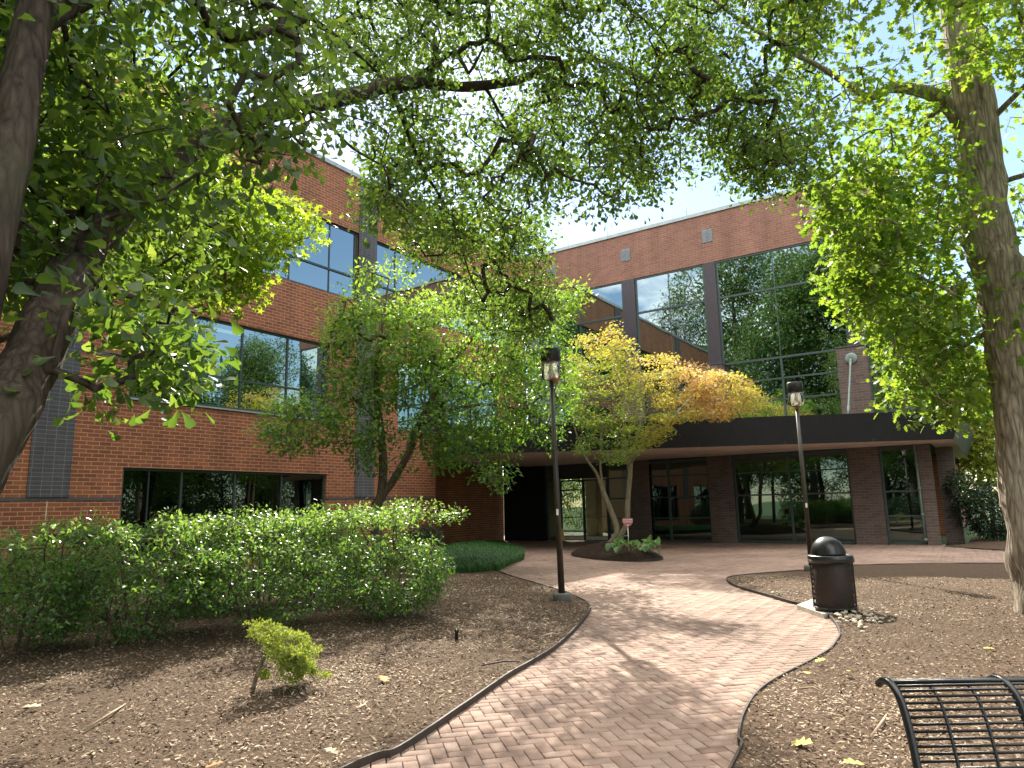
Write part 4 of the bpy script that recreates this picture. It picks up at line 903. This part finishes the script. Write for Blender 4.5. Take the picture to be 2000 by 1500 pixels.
# --- hostas
L_HOSTA = tmpl([(.2, .1), (.36, .35), (.32, .65), (.12, .92)], (0, .5, 1.0), .35, .5)
for k, ((u, v, dd), s, lab) in enumerate([((1212, 1068, 21.0), .21, 'pale green broad leaved plant beside the small red sign'), ((1249, 1076, 20.6), .17, 'smallest pale green broad leaved plant between two others on the island'), ((1272, 1068, 21.0), .24, 'largest pale green broad leaved plant at the right of the island')]):
    p = at(u, v, dd); p[2] = .36; hs = empty('hosta_plant', p, lab, 'plant', 'broad leaved plants on the island')
    rg = np.random.default_rng(200 + k); cl = p + np.stack([rg.normal(0, .14, 12), rg.normal(0, .14, 12), rg.uniform(.08, .2, 12)], 1)
    leaves('leafage', cl, 2, .06, s, L_HOSTA, M['hosta'], hs, 300 + k, .15, 1.6)
    mb = MB()
    for q in cl: mb.tube([p + [0, 0, -.05], (p + q) / 2 + [0, 0, .02], q], .006, 5)
    mb.build('stalk', M['stake'], hs)

# --- far trees
def big_tree(name, base, h, r, label, leaf, bark, n=700, per=12, size=.2, seed=0, trunk_r=.22, crown0=.28, group='trees reflected in the glass front', cone=False, tm=L_BIG):
    base = np.array([base[0], base[1], 0.0]); rg = np.random.default_rng(seed); e = empty(name, base, label, 'tree', group)
    bl = []
    for k in range(11):
        a = rg.uniform(0, 6.28); zz = h * rg.uniform(crown0 + .12, .86); f = math.sin(math.pi * min(1, max(.05, (zz / h - crown0 * .6) / (1.0 - crown0 * .6)))) ** .6
        q = r * .62 * f * math.sqrt(rg.random()); bl.append((base[0] + q * math.cos(a), base[1] + q * math.sin(a), zz, r * .46, r * .46, h * .14))
    bl.append((base[0], base[1], h * .86, r * .4, r * .4, h * .14))
    cl = in_blobs(bl, n, seed, .3)
    tr = limb_path([base + [0, 0, -.2], base + [.1, 0, h * .3], base + [-.1, .1, h * .6], base + [0, 0, h * .88]], [trunk_r, trunk_r * .8, trunk_r * .5, .04], 5)
    lim = [limb_path([base + [0, 0, h * (.3 + .08 * k)], base + [r * .35 * math.cos(a), r * .35 * math.sin(a), h * (.42 + .08 * k)], base + [r * .6 * math.cos(a), r * .6 * math.sin(a), h * (.5 + .08 * k)]], [trunk_r * .4, trunk_r * .28, .04], 4) for k, a in enumerate(rg.uniform(0, 6.28, 5))]
    woody(e, tr, lim, cl, bark, 9, .012, .9, .05, seed, .15, .42, .09)
    leaves('crown', cl, per, r * .17, size, tm, leaf, e, seed + 900, .3, .9)
    return e
big_tree('young_tree', tuple(at(1922, 900, 46)[:2]), 9.8, 3.2, 'sunlit yellow green tree behind the oak trunk at the far right', M['leaf_yellow'], M['bark_mid'], 760, 18, .24, 401, .12, .06, None)
big_tree('pine_tree', (-1.0, 66), 14, 4.5, 'grey green tree far behind the end of the glass front wing', M['leaf_pine'], M['bark_mid'], 520, 14, .3, 402, .2, .2, None)
bt = [big_tree('shade_tree', (-13.2, -8), 26, 6.4, 'tall broad shade tree mirrored in the widest upper window bay', M['leaf_far'], M['bark_mid'], 1500, 15, .27, 411, .34, .22),
      big_tree('shade_tree', (-5.5, -8.5), 25, 6.0, 'leafy shade tree mirrored beside the right brick pier', M['leaf_far'], M['bark_dark'], 1400, 15, .27, 412, .3, .2)]
pn = big_tree('pine_tree', (-27.5, -16), 25, 5.6, 'pine tree mirrored against blue sky in the second upper bay', M['leaf_pine'], M['bark_mid'], 900, 20, .34, 413, .26, .4, tm=L_NEEDLE)
def copy_thing(root, loc, rz, sc, label, group=None):
    r = root.copy(); COL.objects.link(r); r.location = loc; r.rotation_euler = (0, 0, rz); r.scale = (sc, sc, sc); r['label'] = label
    if group: r['group'] = group
    for c in list(root.children):
        d = c.copy(); COL.objects.link(d); d.parent = r
        for g_ in c.children:
            h_ = g_.copy(); COL.objects.link(h_); h_.parent = d
    return r
for k, (src, x, y, rz, sc, lab) in enumerate([
    (0, -20.5, -14, 2.0, 1.14, 'shade tree mirrored at the left of the widest upper bay'), (1, -9.6, -10.5, 2.2, 1.12, 'dense shade tree mirrored in the right half of the widest upper bay'), (1, 1.5, -9, 1.1, 1.0, 'shade tree mirrored in the lower glass left of the downspout'),
    (0, -9, -19, 4.0, 1.1, 'tallest shade tree far behind the path, mirrored high in the glass'), (1, -1, -20, 3.0, 1.1, 'shade tree at the back of the mirrored grove'),
    (0, 9, -14, 5.0, .9, 'shade tree mirrored near the right corner of the glass'), (1, -16, -26, 5.6, 1.0, 'shade tree mirrored between the pine and the grove'), (1, 11, 19, .6, .62, 'shade tree across the path mirrored in the left middle window pane'),
    (0, 8.5, 24.5, 2.6, .62, 'shade tree mirrored in the middle of the ribbon window'), (1, 12.5, 29, 4.1, .68, 'shade tree mirrored beside the ceiling lights'),
    (0, 8.5, 33, 1.9, .6, 'shade tree mirrored at the right end of the ribbon window'), (1, 14, 36.5, 3.3, .66, 'shade tree mirrored above the dark clipped shrub'), (0, 15, 23, 5.3, .64, 'shade tree mirrored at the far left of the ground floor window')]):
    copy_thing(bt[src], (x, y, 0), rz, sc, lab)
for k, (x, y, sc) in enumerate([(23, 34, .6), (23, 40, .6), (22, 46, .6), (24, 28, .6), (18, 16, .5), (17, 26, .52), (19, 33, .55), (18, 41, .5), (17.5, 49, .5), (13, 43, .45), (-2, -29, .8), (-10, -31, .8), (5, -27, .75), (12, -24, .7), (-19, -33, .8), (-28, -30, .8)]):
    g2 = copy_thing(bt[k % 2], (x, y, -6 * sc - 1.5), k * 1.3, sc * 1.15, 'tree of the wood edge seen only as dark green in the reflections', 'wood edge in the reflections')
for x, y, s_, lab in ((-1.5, -4.6, 1.0, 'broad low shrub mirrored at the foot of the ground floor glass'), (-6.2, -6.0, 1.2, 'wide shrub mirrored left of the second brick pier'), (2.5, -7.0, 1.3, 'wide shrub mirrored behind the litter bin'), (-10.5, -6.5, 1.3, 'wide shrub mirrored left of the first brick pier'), (5.5, 22, 1.3, 'shrub across the plaza mirrored in the ground floor window'), (6.5, 27, 1.5, 'shrub mirrored in the middle of the ground floor window'), (6, 32, 1.5, 'shrub mirrored at the right of the ground floor window')):
    shrub('garden_shrub', (x, y), 1.9 * s_, 1.6 * s_, 1.5 * s_, 260, lab, 'leaf_box', .13, 12, 450 + int(x * 3), 0, 'shrubs mirrored in the glass', spread=.3)
shrub('courtyard_shrub', (-20.5, 43), 2.6, 1.8, 6.5, 700, 'tall sunlit shrub at the right of the view through the entrance doors', 'leaf_gum', .16, 12, 481, 0, None, spread=.35)
shrub('courtyard_shrub', (-25, 45), 3.6, 1.8, 6.0, 900, 'sunlit bright shrub seen through the entrance doors', 'leaf_gum', .16, 12, 480, 0, None, spread=.35)

# ------------------------------------------------------------------ furniture
def lamp_post(base, lean, label):
    e = empty('lamp_post', base, label, 'lamp post', 'black topped lamp posts beside the path'); b = Vector(base)
    T = lambda x, y, z: (b[0] + lean[0] * z + x, b[1] + lean[1] * z + y, b[2] + z)
    mb = MB(); mb.lathe([(.155, -.1), (.155, .10), (.15, .125), (.07, .13)], 24, T(0, 0, 0)); mb.build('base', M['lampbase'], e)
    mb = MB(); mb.tube([T(0, 0, .12), T(0, 0, 2), T(0, 0, 3.72)], [.056, .046, .037], 14); po = mb.build('pole', M['pole'], e)
    mb = MB(); mb.box((-.02, -.0585, -.05), (.02, -.052, .05), Matrix.Translation(T(0, 0, 1.45)) @ Matrix.Rotation(R(25), 4, 'Z')); mb.build('sticker', M['white'], po)
    mb = MB(); mb.lathe([(.04, 3.66), (.05, 3.7), (.10, 3.72), (.10, 3.735), (.035, 3.74)], 20, T(0, 0, 0)[:2] + (b[2],)); mb.build('collar', M['copper'], e)
    cx, cy, _ = T(0, 0, 3.95)
    mb = MB(); mb.lathe([(.07, 3.722), (.135, 3.735), (.165, 3.765), (.168, 3.8), (.168, 4.06)], 28, (cx, cy, b[2])); mb.build('globe', M['lampglass'], e)
    mb = MB(); mb.lathe([(.0, 4.05), (.162, 4.05), (.172, 4.056), (.172, 4.27), (.166, 4.282), (.0, 4.288)], 28, (cx, cy, b[2])); mb.build('cap', M['lampcap'], e)
    mb = MB(); mb.lathe([(.10, 3.76), (.03, 3.93), (.025, 4.04)], 18, (cx, cy, b[2])); rf = mb.build('reflector', M['bulb'], e)
    mb = MB(); mb.lathe([(.012, 3.9), (.03, 3.95), (.03, 4.0), (.015, 4.04)], 12, (cx + .035, cy - .05, b[2])); mb.build('bulb', M['white'], rf)
lb = gnd(1098, 1180); lamp_post((lb[0], lb[1], .05), (-.012 * .83 - .006, -.012 * .56), 'nearer lamp post leaning slightly on the mulch point left of the path')
rb = gnd(1586, 1120); lamp_post((rb[0], rb[1], .05), (0, 0), 'farther lamp post standing behind the domed litter bin')

# litter bin
bp = gnd(1632, 1192, .06); bn = empty('litter_bin', (bp[0], bp[1], .06), 'black domed litter bin with mesh sides on a concrete slab', 'bin')
bx, by, bz0 = bp[0], bp[1], .06
mb = MB(); mb.lathe([(.235, .03), (.25, .05), (.255, .68), (.245, .69)], 32, (bx, by, bz0)); mb.build('liner', M['liner'], bn)
mb = MB(); nw = 46
for s in (1, -1):
    for k in range(nw):
        a0 = 2 * math.pi * k / nw; P = [(bx + .285 * math.cos(a0 + s * t * .62), by + .285 * math.sin(a0 + s * t * .62), bz0 + .05 + .62 * t) for t in np.linspace(0, 1, 8)]
        mb.tube(P, .0038, 4, False, False)
for z in (.05, .67): mb.tube([(bx + .287 * math.cos(a), by + .287 * math.sin(a), bz0 + z) for a in np.linspace(0, 2 * math.pi, 33)], .011, 6)
mb.build('mesh_cage', M['black'], bn)
mb = MB(); mb.lathe([(.24, .01), (.27, .012), (.275, .05), (.24, .055)], 28, (bx, by, bz0)); mb.build('base_ring', M['black'], bn)
mb = MB(); mb.lathe([(.298, .668), (.308, .672), (.308, .755), (.298, .765), (.255, .77), (.25, .765)], 36, (bx, by, bz0)); mb.lathe([(.305, .69), (.313, .693), (.313, .70), (.305, .703)], 36, (bx, by, bz0)); mb.build('rim', M['black'], bn)
dx, dy = bx - CAM[0][0] * .03, by - CAM[1][0] * .03
mb = MB(); mb.lathe([(.236 * math.cos(t), .765 + .265 * math.sin(t)) for t in np.linspace(0, math.pi / 2 - .02, 14)] + [(0, 1.0305)], 36, (dx, dy, bz0)); do = mb.build('dome_lid', M['black'], bn)
mb = MB()                                        # push flap set into the dome
V = []; F = []; fa0 = math.atan2(-.35, .95)
for i in range(9):
    for j in range(9):
        a = fa0 - .55 + 1.1 * i / 8; t = .12 + .8 * j / 8; V.append((dx + .241 * math.cos(t) * math.cos(a), dy + .241 * math.cos(t) * math.sin(a), bz0 + .765 + .271 * math.sin(t)))
for i in range(8):
    for j in range(8): F.append((i * 9 + j, (i + 1) * 9 + j, (i + 1) * 9 + j + 1, i * 9 + j + 1))
mb.mesh(V, F, True); mb.build('flap', M['lampcap'], do)
sl = [gnd(u, v, .07)[:2] for u, v in [(1556, 1180), (1608, 1198), (1690, 1186), (1640, 1166), (1588, 1168)]]
mb = MB(); mb.prism([tuple(p) for p in sl][::-1], -.06, .062); o = mb.build('concrete_slab', M['conc']); tag(o, 'weathered concrete slab under the domed litter bin', 'slab')

# pebbles round the slab
rg = np.random.default_rng(55); protos = []
for k in range(5):
    mb = MB(); a_, b_, c_ = rg.uniform(.8, 1.2), rg.uniform(.6, .9), rg.uniform(.4, .6); V = []; F = []
    for i in range(5):
        ph = -math.pi / 2 + math.pi * i / 4
        for j in range(8):
            th = 2 * math.pi * j / 8; w_ = 1 + .12 * noise.noise(Vector((i, j * 1.3, k * 7)))
            V.append((a_ * math.cos(ph) * math.cos(th) * w_, b_ * math.cos(ph) * math.sin(th) * w_, c_ * math.sin(ph)))
    for i in range(4):
        for j in range(8): F.append((i * 8 + j, i * 8 + (j + 1) % 8, (i + 1) * 8 + (j + 1) % 8, (i + 1) * 8 + j))
    mb.mesh(V, F, True); me = bpy.data.meshes.new('pebble'); me.from_pydata(mb.v, [], mb.f); me.polygons.foreach_set('use_smooth', [True] * len(me.polygons)); me.materials.append(M['pebble']); protos.append(me)
for k in range(170):
    u, v = rg.normal(1672, 36), rg.normal(1205, 9)
    if k % 3 == 0: u, v = rg.uniform(1500, 1640), 0; v = 1168 + (u - 1500) * .22 + rg.normal(0, 5) - (8 if u < 1560 else 0)
    p = gnd(u, v, .08)
    if not inside(np.array([p[:2]]), bedR)[0] or inside(np.array([p[:2]]), sl)[0] or math.hypot(p[0] - bx, p[1] - by) < .3: continue
    o = bpy.data.objects.new('pebble', protos[k % 5]); COL.objects.link(o); s_ = rg.uniform(.018, .042)
    o.location = (p[0], p[1], .085 + s_ * .2); o.scale = (s_, s_, s_); o.rotation_euler = (rg.uniform(-.3, .3), rg.uniform(-.3, .3), rg.uniform(0, 6.28))
    tag(o, 'pale rounded pebble scattered round the litter bin slab', 'pebble', 'pebbles round the litter bin')

# bench seen from its front at the lower right
def bench():
    A = gnd(1741, 1336, .84); fwd = np.array([-.560, .828, 0]); rt = np.array([.828, .560, 0])
    base = np.array([A[0], A[1], 0]) - fwd * .2
    e = empty('park_bench', (base[0], base[1], .05), 'black metal bench with curved wire slat back at the lower right', 'bench')
    prof = [(-.08, .815), (-.03, .84), (.03, .838), (.085, .80), (.12, .73), (.145, .65), (.165, .56), (.185, .47), (.225, .425), (.30, .415), (.45, .425), (.56, .43), (.61, .41), (.625, .37)]
    S_ = spline([np.array([a - .08, b]) for a, b in prof], 8); S_ = np.array(S_)
    seg = np.hypot(*np.diff(S_, axis=0).T); cum = np.concatenate([[0], np.cumsum(seg)])
    P = lambda s, x, z: base + fwd * (.2 - s - .05) + rt * x + [0, 0, z]
    X = [0, .475, .95, 1.425]
    for x in X:
        mb = MB(); mb.tube([P(s, x, z) for s, z in S_], .016, 10); f = mb.build('frame', M['black'], e)
        if x in (X[0], X[3]):
            for s0 in (.1, .46):
                mb = MB(); mb.tube([P(s0, x, .42), P(s0 + (-.06 if s0 < .2 else .05), x, .04)], .016, 8); mb.build('leg', M['black'], f)
    mb = MB()
    for s in np.arange(.05, cum[-1] - .02, .0262):
        a = np.interp(s, cum, S_[:, 0]); b = np.interp(s, cum, S_[:, 1])
        mb.tube([P(a, .0, b), P(a, 1.425, b)], .0058, 8)
    mb.tube([P(.02 - .08, .0, .843), P(.02 - .08, 1.425, .843)], .009, 8)
    mb.build('slats', M['black'], e)
    for x0, x1 in zip(X, X[1:]):
        for q in (1 / 3, 2 / 3):
            mb = MB(); x = x0 + (x1 - x0) * q; k = slice(10, len(S_) - 8)
            mb.tube([P(s + .004, x, z - .01) for s, z in S_[k]], .007, 6); mb.build('strap', M['black'], e)
bench()

# small sign on a stake
sp_ = at(1228, 1068, 21.3); sp_ = np.array([sp_[0], sp_[1], .36]); sg = empty('yard_sign', sp_, 'small red shield sign with pale bands on a pale stake', 'sign')
mb = MB(); mb.tube([sp_ + [0, 0, -.1], sp_ + [0, 0, .62]], .014, 6); mb.build('stake', M['stake'], sg)
rt = np.array([.828, .56, 0]); fw = np.array([-.56, .828, 0]); c_ = sp_ + [0, 0, .74] - fw * .02
sh2 = [(-.15, .11), (.15, .11), (.155, 0), (.10, -.09), (.04, -.13), (-.04, -.13), (-.10, -.09), (-.155, 0)]
mb = MB(); V = [c_ + rt * a + [0, 0, b] for a, b in sh2] + [c_ + rt * a + [0, 0, b] + fw * .012 for a, b in sh2]; n = len(sh2)
mb.mesh(V, [tuple(range(n)), tuple(range(n, 2 * n))[::-1]] + [(i, n + i, n + (i + 1) % n, (i + 1) % n) for i in range(n)]); bo = mb.build('board', M['signred'], sg)
mb = MB()
for z0, z1, w_ in ((.045, .075, .135), (-.01, .012, .14), (-.115, -.075, .03)):
    q = [c_ - fw * .003 + rt * a + [0, 0, b] for a, b in ((-w_, z0), (w_, z0), (w_, z1), (-w_, z1))]; mb.poly(q)
mb.build('printed_band', M['signpale'], bo)

# sprinkler stub, twigs and fallen leaves on the mulch
p = gnd(892, 1264); mb = MB(); mb.lathe([(.022, -.03), (.022, .12), (.028, .125), (.028, .15), (.0, .155)], 14, (p[0], p[1], .05)); o = mb.build('sprinkler_head', M['black']); tag(o, 'short black sprinkler stub standing in the sunlit mulch', 'sprinkler')
for k, (a, b, lab) in enumerate([((1055, 1243), (1092, 1239), 'short pale stick lying near the path edge'), ((165, 1425), (245, 1375), 'long thin pale stick at the lower left'), ((1700, 1440), (1735, 1390), 'thin bent stick on the mulch beside the bench'), ((1560, 1345), (1605, 1352), 'thin stick on the bare soil right of the path'), ((940, 1300), (1015, 1292), 'dark thin stick in the shade left of the path'), ((1865, 1213), (1900, 1216), 'flat pale stick near the oak trunk')]):
    A = gnd(*a, .1); B = gnd(*b, .1); mb = MB(); mid = (A + B) / 2 + [0.02, .03, .02]; mb.tube([A, mid, B], [.007, .009, .005], 6); o = mb.build('stick', M['stick'] if k != 4 else M['edging']); tag(o, lab, 'stick')
lf = bpy.data.meshes.new('fallen_leaf'); tv, tt_ = L_LOBE; lf.from_pydata([tuple(v) for v in tv * [1, 1, 1.6]], [], [tuple(map(int, t)) for t in tt_])
lms = []
for mname in ('leaf_fallen', 'leaf_fallen2', 'leaf_fallen3'):
    q = lf.copy(); q.materials.append(M[mname]); lms.append(q)
FL = [(747, 1322, 0, .16, 'large orange fallen leaf on the mulch near the middle'), (437, 1492, 0, .12, 'bright orange fallen leaf at the bottom edge'), (752, 1342, 0, .06, 'tiny orange fallen leaf below the large one'), (806, 1325, 0, .06, 'small rust fallen leaf in the shade edge'),
      (895, 1137, 1, .13, 'yellow fallen leaf beside the strap leaved ground cover'), (885, 1153, 1, .14, 'yellow fallen leaf lying flat in the shaded mulch'), (903, 1182, 2, .15, 'curled tan fallen leaf right of the hedge'), (822, 1216, 2, .16, 'pale tan fallen leaf under the sunlit shrub'), (1614, 1290, 1, .11, 'yellow fallen leaf at the right path edge'), (1648, 1312, 1, .11, 'yellow fallen leaf a step right of the path edge'), (1575, 1315, 1, .10, 'yellow fallen leaf on the right edging strip'), (1588, 1455, 1, .16, 'dark yellow fallen leaf on the mulch left of the bench'), (1690, 1498, 1, .12, 'yellow green fallen leaf at the foot of the bench'), (1945, 1270, 1, .11, 'yellow fallen leaf between the bench and the oak'),
      (660, 1478, 2, .12, 'pale fallen leaf near the bottom of the path edge'), (40, 1385, 2, .15, 'pale curled fallen leaf at the lower left corner'), (700, 1385, 2, .07, 'small pale fallen leaf on the sunlit mulch'), (1885, 1130, 2, .12, 'pale fallen leaf on the shaded mulch left of the oak')]
for u, v, mi, s_, lab in FL:
    p = gnd(u, v, .1); o = bpy.data.objects.new('fallen_leaf', lms[mi]); COL.objects.link(o); o.location = (p[0], p[1], .115); o.scale = (s_, s_, s_); o.rotation_euler = (random.uniform(-.3, .3), random.uniform(-.3, .3), random.uniform(0, 6.28)); tag(o, lab, 'leaf', 'fallen leaves on the mulch')
